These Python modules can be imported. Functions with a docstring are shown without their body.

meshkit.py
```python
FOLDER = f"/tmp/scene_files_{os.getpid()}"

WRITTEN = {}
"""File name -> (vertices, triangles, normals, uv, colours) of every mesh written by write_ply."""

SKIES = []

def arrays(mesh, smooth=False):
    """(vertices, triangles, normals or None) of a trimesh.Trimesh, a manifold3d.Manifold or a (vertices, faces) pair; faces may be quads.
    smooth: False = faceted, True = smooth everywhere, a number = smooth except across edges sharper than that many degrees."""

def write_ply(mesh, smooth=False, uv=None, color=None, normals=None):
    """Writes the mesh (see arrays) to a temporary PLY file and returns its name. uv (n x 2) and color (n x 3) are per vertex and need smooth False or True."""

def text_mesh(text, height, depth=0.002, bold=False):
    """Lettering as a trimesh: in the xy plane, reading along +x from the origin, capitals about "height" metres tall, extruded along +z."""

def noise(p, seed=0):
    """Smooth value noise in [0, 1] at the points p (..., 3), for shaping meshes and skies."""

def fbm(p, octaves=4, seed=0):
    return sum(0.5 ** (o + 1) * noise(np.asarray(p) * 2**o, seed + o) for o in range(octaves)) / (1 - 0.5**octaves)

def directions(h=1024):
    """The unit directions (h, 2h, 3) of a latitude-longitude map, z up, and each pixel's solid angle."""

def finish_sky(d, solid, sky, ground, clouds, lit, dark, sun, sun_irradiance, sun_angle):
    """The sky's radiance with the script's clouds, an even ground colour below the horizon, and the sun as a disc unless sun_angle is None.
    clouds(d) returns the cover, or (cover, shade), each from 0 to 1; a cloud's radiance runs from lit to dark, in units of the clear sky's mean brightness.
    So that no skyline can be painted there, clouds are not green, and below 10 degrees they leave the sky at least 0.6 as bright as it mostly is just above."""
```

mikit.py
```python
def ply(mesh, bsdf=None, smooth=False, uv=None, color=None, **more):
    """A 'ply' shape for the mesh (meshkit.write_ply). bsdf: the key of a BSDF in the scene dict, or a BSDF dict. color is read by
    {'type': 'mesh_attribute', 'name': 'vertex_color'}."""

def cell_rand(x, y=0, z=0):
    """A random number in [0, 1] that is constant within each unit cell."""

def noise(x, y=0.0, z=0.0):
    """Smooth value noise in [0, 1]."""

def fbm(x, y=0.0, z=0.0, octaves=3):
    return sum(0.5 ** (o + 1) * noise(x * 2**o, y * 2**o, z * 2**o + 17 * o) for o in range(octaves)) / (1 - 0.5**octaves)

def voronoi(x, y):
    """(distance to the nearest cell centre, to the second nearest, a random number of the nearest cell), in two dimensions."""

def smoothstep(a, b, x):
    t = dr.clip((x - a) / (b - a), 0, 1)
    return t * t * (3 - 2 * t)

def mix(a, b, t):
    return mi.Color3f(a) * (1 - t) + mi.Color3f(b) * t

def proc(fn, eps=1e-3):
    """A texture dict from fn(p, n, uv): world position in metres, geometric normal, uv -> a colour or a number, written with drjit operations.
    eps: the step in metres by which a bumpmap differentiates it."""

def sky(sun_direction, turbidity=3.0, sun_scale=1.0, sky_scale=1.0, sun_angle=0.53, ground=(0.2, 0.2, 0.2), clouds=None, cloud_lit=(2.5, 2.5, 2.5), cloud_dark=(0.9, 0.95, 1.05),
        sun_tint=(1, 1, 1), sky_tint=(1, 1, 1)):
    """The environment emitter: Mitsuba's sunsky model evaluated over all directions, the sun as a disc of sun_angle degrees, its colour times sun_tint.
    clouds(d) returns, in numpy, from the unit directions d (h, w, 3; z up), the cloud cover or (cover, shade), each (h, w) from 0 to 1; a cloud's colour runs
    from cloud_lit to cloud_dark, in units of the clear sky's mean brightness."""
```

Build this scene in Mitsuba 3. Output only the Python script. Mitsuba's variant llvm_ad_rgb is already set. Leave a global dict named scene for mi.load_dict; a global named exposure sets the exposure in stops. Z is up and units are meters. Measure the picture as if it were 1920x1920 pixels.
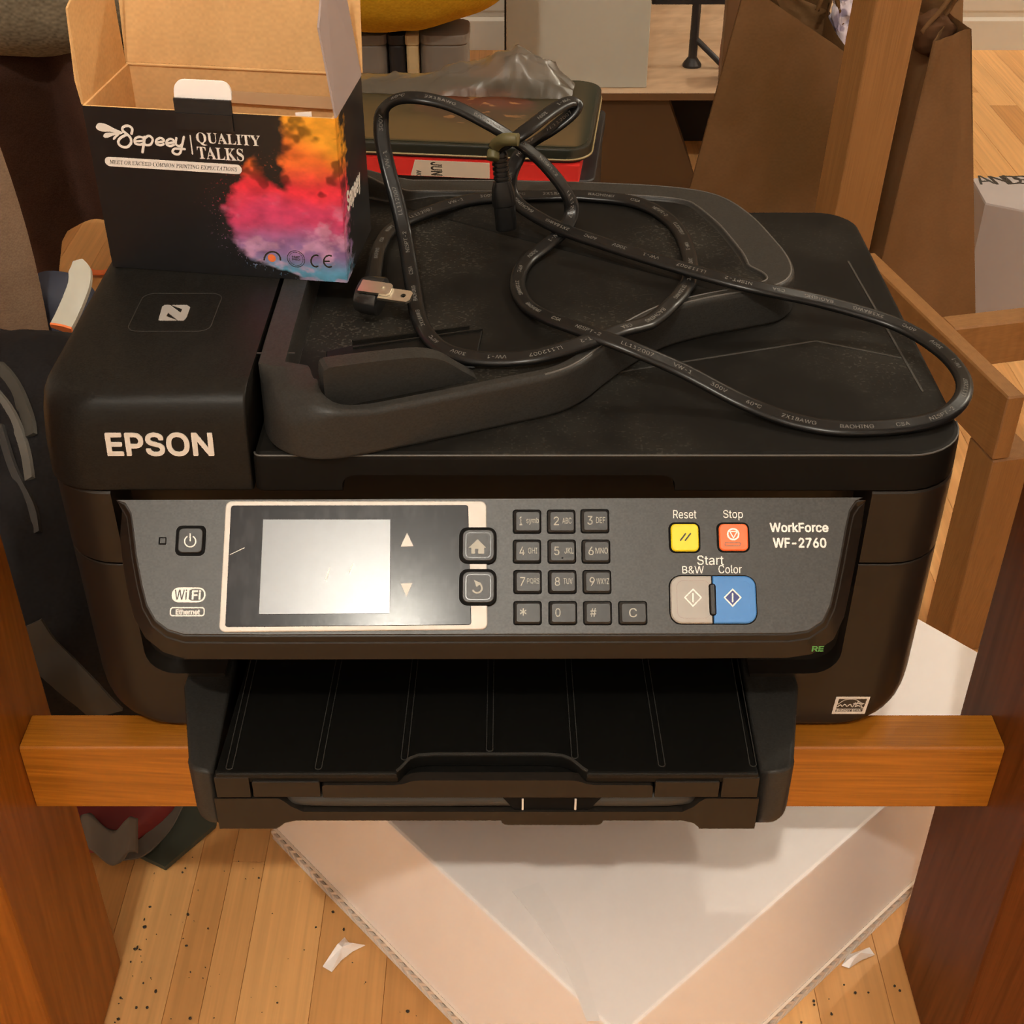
import math, glob
import numpy as np
import trimesh
import mapbox_earcut as earcut
import manifold3d as m3
import drjit as dr
import mitsuba as mi
from shapely.geometry import Polygon, LineString, Point
from shapely import affinity, union_all, box as sbox
import mikit, meshkit
from mikit import proc, noise, fbm, smoothstep, mix, cell_rand

T = mi.ScalarTransform4f
scene, labels = {}, {}

# ------------------------------------------------------------------ camera, light, exposure
FPX, PITCH = 2500.0, math.radians(35.9)
CAM = np.array([0.0, -0.501, 0.75])
FWD = np.array([0, math.cos(PITCH), -math.sin(PITCH)])
DOWN = np.array([0, -math.sin(PITCH), -math.cos(PITCH)])
scene['camera'] = {'type': 'perspective', 'fov': 2 * math.degrees(math.atan(960 / FPX)), 'fov_axis': 'x', 'near_clip': 0.02, 'far_clip': 50.0,
                   'to_world': T().look_at(origin=CAM.tolist(), target=(CAM + FWD).tolist(), up=[0, 0, 1])}
exposure = 0.52
LAMP = np.array([-0.26, -1.33, 2.32])
LAMP_R, LAMP_L = 0.045, (820.0, 765.0, 665.0)
LAMP2, LAMP2_L = np.array([1.9, 1.5, 2.30]), (600.0, 545.0, 450.0)


def ray(px, py):
    return FWD + (px - 960) / FPX * np.array([1.0, 0, 0]) + (py - 960) / FPX * DOWN


def at(px, py, z=None, y=None, x=None):
    """Survey: the world point seen at a photograph pixel, on a known plane of the place."""
    d = ray(px, py)
    k, v = (2, z) if z is not None else (1, y) if y is not None else (0, x)
    return CAM + (v - CAM[k]) / d[k] * d


# ------------------------------------------------------------------ materials
def rgb(h):
    c = [int(h[i:i + 2], 16) / 255 for i in (0, 2, 4)]
    return [x / 12.92 if x <= 0.04045 else ((x + 0.055) / 1.055) ** 2.4 for x in c]


def col(c):
    return {'type': 'rgb', 'value': list(map(float, rgb(c) if isinstance(c, str) else c))}


def pbr(name, c, rough=0.5, metal=0.0, spec=0.5, **kw):
    tex = c if isinstance(c, dict) else col(c)
    scene[name] = {'type': 'twosided', 'bsdf': {'type': 'principled', 'base_color': tex, 'roughness': rough, 'metallic': metal, 'specular': spec, **kw}}


def dusty(p, n, uv):
    up = dr.clip(n.z, 0, 1)
    blot = smoothstep(0.35, 0.75, fbm(p.x * 22, p.y * 22, p.z * 22, 4))
    fine = smoothstep(0.55, 0.9, noise(p.x * 900, p.y * 900, p.z * 900))
    d = up * up * (0.20 * blot + 0.55 * fine * blot + 0.04)
    return mix((0.0045, 0.0041, 0.0036), (0.055, 0.051, 0.042), d)


def plastic_speck(p, n, uv):
    f = noise(p.x * 1500, p.y * 1500, p.z * 1500)
    return mix((0.0058, 0.0053, 0.0045), (0.0125, 0.0117, 0.0100), f)


def grain_fn(axis, dark, light, f1=160.0, f2=7.0):
    def fn(p, n, uv):
        a = [p.x, p.y, p.z]
        s = [a[i] * (f2 if i == axis else f1) for i in range(3)]
        w = [a[i] * (2.0 if i == axis else 26.0) for i in range(3)]
        g = fbm(s[0], s[1], s[2], 3)
        b = fbm(w[0] + uv.x * 31, w[1] + uv.y * 17, w[2], 3)
        t = dr.clip(0.55 * g + 0.75 * b - 0.18, 0, 1)
        return mix(dark, light, t)
    return fn


def floor_fn(p, n, uv):
    g = fbm(p.x * 420, p.y * 9 + uv.x * 50, uv.y * 30, 3)
    b = fbm(p.x * 55 + uv.x * 90, p.y * 3.0 + uv.y * 40, 0, 3)
    c = mix((0.46, 0.222, 0.072), (0.67, 0.375, 0.145), uv.x)
    return c * (0.72 + 0.34 * g + 0.22 * b)


def kraft_fn(p, n, uv):
    f = noise(p.x * 700, p.y * 700, p.z * 700)
    g = fbm(p.x * 90, p.y * 90, p.z * 30, 3)
    return mix((0.56, 0.345, 0.150), (0.72, 0.465, 0.215), 0.5 * f + 0.5 * g)


def paper_fn(p, n, uv):
    g = smoothstep(0.25, 0.75, fbm(p.x * 11, p.y * 11, p.z * 7, 4))
    f = noise(p.x * 600, p.y * 600, p.z * 600)
    return mix((0.085, 0.043, 0.014), (0.165, 0.089, 0.040), 0.8 * g + 0.2 * f)


def cloth_fn(c0, c1, s=900.0):
    def fn(p, n, uv):
        f = noise(p.x * s, p.y * s, p.z * s)
        g = fbm(p.x * 30, p.y * 30, p.z * 30, 3)
        return mix(c0, c1, dr.clip(0.7 * f + 0.6 * g - 0.15, 0, 1))
    return fn


def lerp_table(v, xs, ys):
    r = mi.Float(ys[0])
    for i in range(len(xs) - 1):
        t = dr.clip((v - xs[i]) / (xs[i + 1] - xs[i]), 0, 1)
        r = r + (ys[i + 1] - ys[i]) * t
    return r


def splash_fn(p, n, uv):
    u, v = uv.x, uv.y
    w = fbm(u * 9, v * 9, 0, 4) - 0.5
    w2 = fbm(u * 26 + 7, v * 26, 2, 4) - 0.5
    uu = u + 0.065 * w + 0.045 * w2
    vv = v + 0.10 * (fbm(u * 7 + 20, v * 7, 5, 3) - 0.5)
    left = lerp_table(vv, [0.0, 0.06, 0.15, 0.25, 0.36, 0.44, 0.52, 0.62, 0.72, 0.80], [0.80, 0.66, 0.57, 0.54, 0.53, 0.53, 0.565, 0.62, 0.63, 0.68])
    m_red = smoothstep(-0.015, 0.035, uu - left) * smoothstep(0.80, 0.73, vv)
    gapl = lerp_table(vv, [0.50, 0.56, 0.64, 0.75], [0.79, 0.745, 0.695, 0.655])
    gapr = lerp_table(vv, [0.50, 0.56, 0.64, 0.75, 0.95], [0.775, 0.80, 0.785, 0.77, 0.775])
    gap = smoothstep(-0.01, 0.03, uu - gapl) * smoothstep(0.01, -0.03, uu - gapr) * smoothstep(0.53, 0.58, vv)
    m_or = smoothstep(-0.01, 0.035, uu - gapr) * smoothstep(0.5, 0.56, vv)
    m = dr.maximum(m_red * (1 - gap), m_or)
    dust = smoothstep(0.80, 0.92, noise(u * 150, v * 110, 4)) * smoothstep(-0.13, 0.0, uu - left) * smoothstep(0.85, 0.6, vv)
    m = dr.maximum(m, 0.5 * dust)
    m = m * smoothstep(1.17, 1.04, u + 0.12 * w - 0.2 * w2) 
    c = mix((0.10, 0.30, 0.46), (0.28, 0.16, 0.36), smoothstep(0.03, 0.17, vv))
    c = mix(c, (0.62, 0.055, 0.15), smoothstep(0.18, 0.40, vv))
    c = mix(c, (0.78, 0.035, 0.06), smoothstep(0.40, 0.58, vv))
    c = mix(c, (0.80, 0.16, 0.03), smoothstep(0.58, 0.74, vv))
    c = mix(c, (0.85, 0.38, 0.03), smoothstep(0.72, 0.95, vv + 0.8 * (u - 0.9)))
    puff = fbm(u * 14 + 3, v * 14, 8, 4)
    c = mix(c, (0.66, 0.36, 0.52), 0.55 * smoothstep(0.50, 0.72, puff) * smoothstep(0.55, 0.3, vv))
    c = c * (0.65 + 0.7 * fbm(u * 18, v * 18, 6, 4))
    holes = smoothstep(0.60, 0.75, fbm(u * 13 + 9, v * 11 + 4, 3, 3))
    c = c * (1 - 0.7 * holes * smoothstep(0.45, 0.6, vv))
    return mix((0.0085, 0.0085, 0.0095), c, m)


def tin_fn(p, n, uv):
    u, v = uv.x, uv.y
    g = fbm(u * 7, v * 7, 1, 4)
    c = mix((0.030, 0.026, 0.014), (0.085, 0.056, 0.024), smoothstep(0.75, 0.05, v + 0.25 * (g - 0.5)))  # lit near part of the lid painted in as a browner tone
    d2 = dr.square((u - 0.60) / 0.20) + dr.square((v - 0.56) / 0.26)
    r = smoothstep(1.2, 0.4, d2 + 1.2 * (fbm(u * 16, v * 16, 4, 3) - 0.5))
    c = mix(c, mix((0.10, 0.025, 0.014), (0.06, 0.035, 0.02), smoothstep(0.6, 0.45, v)), r * 0.8)
    gl = smoothstep(0.62, 0.74, fbm(u * 22 + 5, v * 22, 9, 3)) * r
    c = mix(c, (0.26, 0.13, 0.05), gl * 0.7)
    edge = dr.maximum(dr.abs(u - 0.5), dr.abs(v - 0.5))
    return mix(c, (0.012, 0.016, 0.010), smoothstep(0.44, 0.485, edge))


def glass_smudge(p, n, uv):
    g = fbm(p.x * 260, p.y * 90, p.z * 90, 3)
    return mix((0.018, 0.018, 0.021), (0.030, 0.030, 0.034), smoothstep(0.45, 0.75, g))


pbr('m_black', (0.004, 0.0039, 0.0034), 0.45, spec=0.16)
pbr('m_dusty', proc(dusty), 0.55, spec=0.08)
pbr('m_faint', (0.030, 0.029, 0.026), 0.45, spec=0.4)
pbr('m_speck', proc(plastic_speck), 0.40, spec=0.15)
pbr('m_tray', proc(lambda p, n, uv: mix((0.018, 0.0172, 0.0155), (0.026, 0.0255, 0.0235), noise(p.x * 1500, p.y * 1500, p.z * 1500))), 0.42, spec=0.2)
pbr('m_body', (0.0120, 0.0096, 0.0074), 0.36, spec=0.3)
pbr('m_gloss_black', (0.010, 0.010, 0.010), 0.22, spec=0.5)
pbr('m_slot', (0.003, 0.003, 0.003), 0.7, spec=0.1)
pbr('m_panel', proc(lambda p, n, uv: mix((0.018, 0.0178, 0.0168), (0.031, 0.0305, 0.0285), noise(p.x * 1300, p.y * 1300, p.z * 1300))), 0.42, spec=0.5)
pbr('m_key', (0.018, 0.0175, 0.017), 0.40, spec=0.4)
pbr('m_silver', (0.62, 0.59, 0.54), 0.45, spec=0.4)
pbr('m_glass', proc(glass_smudge), 0.17, spec=0.10)
pbr('m_lcd', (0.150, 0.165, 0.185), 0.25, spec=0.5)
pbr('m_print', (0.80, 0.78, 0.74), 0.5)
pbr('m_print_dim', (0.36, 0.35, 0.30), 0.5)
pbr('m_edge_highlight', (0.065, 0.062, 0.057), 0.45)  # pale tone for the painted highlights on the printer edges
pbr('m_mark', (0.125, 0.12, 0.11), 0.5)
pbr('m_logo', (0.34, 0.33, 0.31), 0.5)
pbr('m_yellow', (0.78, 0.62, 0.01), 0.4)
pbr('m_red', (0.90, 0.16, 0.045), 0.4)
pbr('m_greykey', (0.33, 0.31, 0.28), 0.4)
pbr('m_bluekey', (0.045, 0.20, 0.52), 0.4)
pbr('m_inkdark', (0.02, 0.016, 0.012), 0.5)
pbr('m_indigo', (0.035, 0.05, 0.20), 0.5)
pbr('m_green', (0.06, 0.22, 0.06), 0.5)
pbr('m_cable', (0.0055, 0.0055, 0.0055), 0.30, spec=0.3)
pbr('m_steel', (0.72, 0.68, 0.58), 0.28, metal=1.0)
pbr('m_olive', (0.085, 0.075, 0.028), 0.5)
pbr('m_box_art', proc(splash_fn), 0.33, spec=0.45)
pbr('m_box_black', (0.010, 0.010, 0.011), 0.35, spec=0.45)
pbr('m_kraft', proc(kraft_fn), 0.8, spec=0.15)
pbr('m_flapgrey', (0.30, 0.245, 0.235), 0.6)
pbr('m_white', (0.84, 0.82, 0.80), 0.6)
pbr('m_clear', (0.50, 0.335, 0.19), 0.3, spec=0.5)
pbr('m_orange', (0.80, 0.20, 0.06), 0.5)
pbr('m_bar', proc(grain_fn(0, (0.18, 0.056, 0.005), (0.50, 0.172, 0.015), 110.0, 5.0)), 0.30, spec=0.5)
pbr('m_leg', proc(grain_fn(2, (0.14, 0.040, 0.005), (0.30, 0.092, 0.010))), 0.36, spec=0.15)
pbr('m_leg_shaded', proc(grain_fn(2, (0.060, 0.015, 0.003), (0.140, 0.036, 0.007))), 0.4, spec=0.08)  # same wood as the left leg, with the shade put into its colour
pbr('m_chair', proc(grain_fn(2, (0.175, 0.080, 0.024), (0.265, 0.130, 0.043), 220.0, 9.0)), 0.42, spec=0.4)
pbr('m_floor', proc(floor_fn), 0.42, spec=0.35)
pbr('m_subfloor', (0.10, 0.05, 0.02), 0.8)
pbr('m_carton', (0.80, 0.77, 0.75), 0.42, spec=0.35)
pbr('m_flute', (0.66, 0.57, 0.48), 0.8, spec=0.1)
pbr('m_flute_shade', (0.035, 0.022, 0.015), 0.8, spec=0.1)
pbr('m_tape', (0.78, 0.755, 0.735), 0.22, spec=0.5)
pbr('m_paperbag', proc(paper_fn), 0.75, spec=0.15)
pbr('m_paperdark', (0.07, 0.032, 0.014), 0.8, spec=0.1)
pbr('m_tissue', proc(lambda p, n, uv: mix((0.30, 0.26, 0.36), (0.62, 0.58, 0.66), smoothstep(0.4, 0.6, noise(p.x * 140, p.y * 140, p.z * 140)))), 0.7)
pbr('m_nylon', proc(cloth_fn((0.003, 0.003, 0.0035), (0.010, 0.0095, 0.011), 700.0)), 0.65, spec=0.15)
pbr('m_strap', (0.025, 0.024, 0.020), 0.6)
pbr('m_piping', (0.075, 0.072, 0.065), 0.5)
pbr('m_maroon', (0.13, 0.010, 0.010), 0.7)
pbr('m_drape', proc(cloth_fn((0.042, 0.019, 0.013), (0.080, 0.042, 0.030))), 0.85, spec=0.1)
pbr('m_beige', proc(cloth_fn((0.15, 0.095, 0.062), (0.24, 0.165, 0.11))), 0.85, spec=0.1)
pbr('m_tweed', proc(cloth_fn((0.11, 0.092, 0.062), (0.32, 0.28, 0.20), 420.0)), 0.9, spec=0.1)
pbr('m_mustard', proc(cloth_fn((0.40, 0.20, 0.010), (0.56, 0.31, 0.020), 500.0)), 0.8, spec=0.15)
pbr('m_navy', (0.025, 0.030, 0.050), 0.7)
pbr('m_tin', proc(tin_fn), 0.4, spec=0.2)
pbr('m_tinside', (0.010, 0.012, 0.008), 0.35)
pbr('m_tinedge', (0.30, 0.24, 0.12), 0.3)
pbr('m_book_red', (0.55, 0.022, 0.018), 0.45)
pbr('m_book_label', (0.50, 0.42, 0.33), 0.6)
pbr('m_crate', (0.008, 0.008, 0.009), 0.5)
pbr('m_panelwhite', (0.46, 0.46, 0.40), 0.4, spec=0.5)
pbr('m_bench', proc(grain_fn(0, (0.36, 0.24, 0.145), (0.56, 0.40, 0.26), 60.0, 4.0)), 0.5)
pbr('m_benchedge', (0.11, 0.055, 0.022), 0.5)
pbr('m_benchdark', (0.055, 0.026, 0.008), 0.5)
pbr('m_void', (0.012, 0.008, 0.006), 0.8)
pbr('m_iron', (0.010, 0.009, 0.010), 0.45)
pbr('m_wall', (0.80, 0.79, 0.77), 0.8, spec=0.2)
pbr('m_trim', (0.50, 0.475, 0.41), 0.45)
pbr('m_ceiling', (0.84, 0.84, 0.83), 0.9, spec=0.1)
pbr('m_greybox', (0.36, 0.325, 0.315), 0.6)
pbr('m_canister', (0.17, 0.145, 0.12), 0.5)
pbr('m_cream', (0.50, 0.38, 0.20), 0.6)
pbr('m_darkgreen', (0.030, 0.034, 0.022), 0.7)
pbr('m_greycloth', (0.10, 0.085, 0.07), 0.85, spec=0.1)
scene['m_film'] = {'type': 'thindielectric', 'int_ior': 1.45}
scene['m_bag'] = {'type': 'blendbsdf', 'weight': 0.16, 'a': {'type': 'thindielectric', 'int_ior': 1.5},
                  'b': {'type': 'twosided', 'bsdf': {'type': 'principled', 'base_color': col((0.22, 0.20, 0.17)), 'roughness': 0.3, 'specular': 0.8}}}

# ------------------------------------------------------------------ mesh helpers
used = {}


def key(name):
    if name not in used:
        used[name] = 0
        return name
    used[name] += 1
    return f'{name}_{used[name]:03d}'


def add(name, mesh, mat, smooth=32, uv=None):
    k = key(name)
    scene[k] = mikit.ply(mesh, mat, smooth=smooth, uv=uv)
    return k


def thing(k, label, cat, group=None):
    labels[k] = {'label': label, 'category': cat}
    if group:
        labels[k]['group'] = group


def struct(k, label=None):
    labels[k] = {'kind': 'structure'}
    if label:
        labels[k]['label'] = label


def note(k, label):
    labels[k] = {'label': label}


def cat(*ms):
    return trimesh.util.concatenate([m for m in ms])


def tri2(poly):
    v = np.asarray(poly, float)[:, :2]
    return earcut.triangulate_float64(v, np.array([len(v)], np.uint32)).reshape(-1, 3).astype(int)


def stack(layers, caps=True, flat=None):
    """Rings of equal vertex count joined into a skin; ends capped. Rings run counter-clockwise seen from their last ring's side."""
    L = [np.asarray(r, float) for r in layers]
    n = len(L[0])
    v = np.vstack(L)
    i = np.arange(n)
    j = (i + 1) % n
    f = []
    for k in range(len(L) - 1):
        a, b = k * n, (k + 1) * n
        f += [np.stack([a + i, a + j, b + j], 1), np.stack([a + i, b + j, b + i], 1)]
    if caps:
        base = flat if flat is not None else L[0][:, :2]
        t = tri2(base)
        p = np.asarray(base)
        area = sum(np.cross(p[x[1]] - p[x[0]], p[x[2]] - p[x[0]]) for x in t)
        if area < 0:
            t = t[:, ::-1]
        f += [t[:, ::-1], t + (len(L) - 1) * n]
    return trimesh.Trimesh(v, np.vstack(f), process=False)


def ccw(p):
    p = np.asarray(p, float)
    a = np.sum(p[:, 0] * np.roll(p[:, 1], -1) - np.roll(p[:, 0], -1) * p[:, 1])
    return p if a > 0 else p[::-1]


def inset(p, d):
    """Moves each vertex of a ccw polygon inwards by d along its mitred normal."""
    p = np.asarray(p, float)
    e0 = p - np.roll(p, 1, 0)
    e1 = np.roll(p, -1, 0) - p
    n0 = np.stack([-e0[:, 1], e0[:, 0]], 1) / (np.linalg.norm(e0, axis=1, keepdims=True) + 1e-12)
    n1 = np.stack([-e1[:, 1], e1[:, 0]], 1) / (np.linalg.norm(e1, axis=1, keepdims=True) + 1e-12)
    m = n0 + n1
    m = m / np.maximum(np.sum(m * n0, 1, keepdims=True), 0.3) 
    return p + m * d


def loft(poly, layers):
    """poly: ccw polygon in xy; layers: (z, inset)."""
    p = ccw(poly)
    return stack([np.column_stack([inset(p, d), np.full(len(p), z)]) for z, d in layers], flat=inset(p, layers[-1][1]))


def rrect(x0, y0, x1, y1, r=0.0, n=6):
    rs = list(r) if isinstance(r, (tuple, list)) else [r] * 4
    out = []
    for (cx, cy, sx, sy, a0), q in zip(((x1, y0, -1, 1, -90), (x1, y1, -1, -1, 0), (x0, y1, 1, -1, 90), (x0, y0, 1, 1, 180)), (rs[1], rs[2], rs[3], rs[0])):
        q = max(q, 1e-5)
        for k in range(n + 1):
            a = math.radians(a0 + 90 * k / n)
            out.append((cx + sx * q + q * math.cos(a), cy + sy * q + q * math.sin(a)))
    return np.array(out)


def bevbox(x0, x1, y0, y1, z0, z1, r=0.002, b=0.001):
    return loft(rrect(x0, y0, x1, y1, r, 3), [(z0, b), (z0 + b, 0), (z1 - b, 0), (z1 - b * 0.3, b * 0.3), (z1, b)])


def rot(mesh, deg, axis=(0, 0, 1), point=(0, 0, 0)):
    m = mesh.copy()
    m.apply_transform(trimesh.transformations.rotation_matrix(math.radians(deg), axis, point))
    return m


def man(mesh):
    m = mesh.copy()
    m.merge_vertices()
    return m3.Manifold(m3.Mesh(np.asarray(m.vertices, np.float32), np.asarray(m.faces, np.uint32)))


def unman(m):
    q = m.to_mesh()
    return trimesh.Trimesh(np.asarray(q.vert_properties[:, :3], float), np.asarray(q.tri_verts, int), process=False)


def cut(mesh, *cutters):
    a = man(mesh)
    for c in cutters:
        a = a - man(c)
    return unman(a)


def hull(pts):
    return trimesh.convex.convex_hull(np.asarray(pts, float))


def spline(pts, n=12, closed=False):
    """Catmull-Rom through the points."""
    p = np.asarray(pts, float)
    q = np.vstack([p[-1], p, p[0], p[1]]) if closed else np.vstack([2 * p[0] - p[1], p, 2 * p[-1] - p[-2]])
    out = []
    for i in range(1, len(q) - 2):
        a, b, c, d = q[i - 1:i + 3]
        for t in np.arange(n) / n:
            out.append(0.5 * (2 * b + (c - a) * t + (2 * a - 5 * b + 4 * c - d) * t * t + (3 * b - a - 3 * c + d) * t ** 3))
    if not closed:
        out.append(p[-1])
    return np.array(out)


def sweep(path, section, up=(0, 0, 1), caps=True):
    """section (k, 2): (side, up) offsets; may be a list with one section per point."""
    p = np.asarray(path, float)
    t = np.gradient(p, axis=0)
    t /= np.linalg.norm(t, axis=1, keepdims=True)
    u = np.broadcast_to(np.asarray(up, float), p.shape)
    s = np.cross(t, u)
    s /= np.linalg.norm(s, axis=1, keepdims=True) + 1e-12
    w = np.cross(s, t)
    secs = [np.asarray(section, float)] * len(p) if not isinstance(section, list) else section
    rings = [p[i] + secs[i][:, :1] * s[i] + secs[i][:, 1:] * w[i] for i in range(len(p))]
    m = stack(rings, caps=caps, flat=secs[0])
    m.fix_normals()
    return m


def circle(r, n=10):
    a = np.arange(n) * 2 * np.pi / n
    return np.column_stack([r * np.cos(a), r * np.sin(a)])


def tube(path, r, n=10, up=(0.13, 0.2, 1)):
    return sweep(path, circle(r, n), up)


def lathe(profile, n=24):
    m = trimesh.creation.revolve(np.asarray(profile, float), sections=n)
    m.fix_normals()
    return m


def prism(poly3, d):
    """A plate: polygon in space and its copy moved by d."""
    a = np.asarray(poly3, float)
    b = a + np.asarray(d, float)
    nrm = np.cross(a[1] - a[0], a[2] - a[0])
    e1 = (a[1] - a[0]) / np.linalg.norm(a[1] - a[0])
    e2 = np.cross(nrm, e1)
    e2 /= np.linalg.norm(e2)
    f2 = np.column_stack([(a - a[0]) @ e1, (a - a[0]) @ e2])
    m = stack([a, b], flat=f2)
    m.fix_normals()
    return m


class Frame:
    """A plane of the place: origin, ex, ey and their normal."""

    def __init__(self, o, ex, ey):
        self.o, self.ex, self.ey = (np.asarray(v, float) for v in (o, ex, ey))
        self.ex = self.ex / np.linalg.norm(self.ex)
        self.ey = self.ey / np.linalg.norm(self.ey)
        self.n = np.cross(self.ex, self.ey)

    def px(self, px, py):
        d = ray(px, py)
        h = CAM + d * (((self.o - CAM) @ self.n) / (d @ self.n)) - self.o
        return np.array([h @ self.ex, h @ self.ey])

    def pts(self, *pp):
        return np.array([self.px(*p) for p in pp])

    def put(self, mesh, lift=0.0):
        m = mesh.copy()
        v = np.asarray(m.vertices)
        m.vertices = self.o + v[:, :1] * self.ex + v[:, 1:2] * self.ey + (v[:, 2:] + lift) * self.n
        return m

    def p3(self, u, v, w=0.0):
        return self.o + u * self.ex + v * self.ey + w * self.n


FONTS = {'sans': 'Inter.woff2', 'serif': 'NotoSansMath-Regular.woff2'}
_text = {}


def text2(text, bold=False, style='sans'):
    """Lettering outlines, capitals 1 unit tall, starting at x = 0 on the baseline."""
    k = (text, bold, style)
    if k in _text:
        return _text[k]
    from PIL import Image, ImageDraw, ImageFont
    base = {'serif': 0x1D400, 'serif_italic': 0x1D434}.get(style)
    s = text
    if base:
        s = ''.join(chr(base + ord(c) - 65) if c.isupper() else c for c in text)
    file = FONTS['serif' if base else 'sans']
    font = ImageFont.truetype(glob.glob('/opt/blender-*/*/datafiles/fonts/' + file)[0], 96)
    x0, y0, x1, y1 = font.getbbox(s, anchor='ls', stroke_width=3 * bold)
    im = Image.new('L', (x1 - x0 + 8, y1 - y0 + 8))
    ImageDraw.Draw(im).text((4 - x0, 4 - y0), s, 255, font, anchor='ls', stroke_width=3 * bold)
    on = np.pad(np.asarray(im) > 127, ((0, 0), (1, 1))).astype(np.int8)
    rows, st = np.nonzero(np.diff(on, axis=1) == 1)
    en = np.nonzero(np.diff(on, axis=1) == -1)[1]
    g = union_all(sbox(st, -rows - 1, en, -rows)).buffer(0.6).buffer(-0.6).simplify(0.7)
    cap = 70.0 if not base else 65.0
    g = affinity.affine_transform(g, [1 / cap, 0, 0, 1 / cap, -4 / cap, (4 - y0) / cap])
    _text[k] = g
    return g


def fit(g, x0, x1, y0, y1, keep=False):
    """Scales outlines into a rectangle."""
    a, b, c, d = g.bounds
    sx, sy = (x1 - x0) / (c - a), (y1 - y0) / (d - b)
    return affinity.affine_transform(g, [sx, 0, 0, sy, x0 - a * sx, y0 - b * sy])


def solid(g, depth):
    ms = [trimesh.creation.extrude_polygon(q, depth, engine='earcut') for q in getattr(g, 'geoms', [g]) if q.area > 1e-10]
    return cat(*ms)


def stroke(pts, w, smooth=True, closed=False):
    p = spline(pts, 8, closed) if smooth else np.asarray(pts, float)
    if closed:
        p = np.vstack([p, p[:1]])
    return LineString(p).buffer(w / 2, resolution=6)


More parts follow.
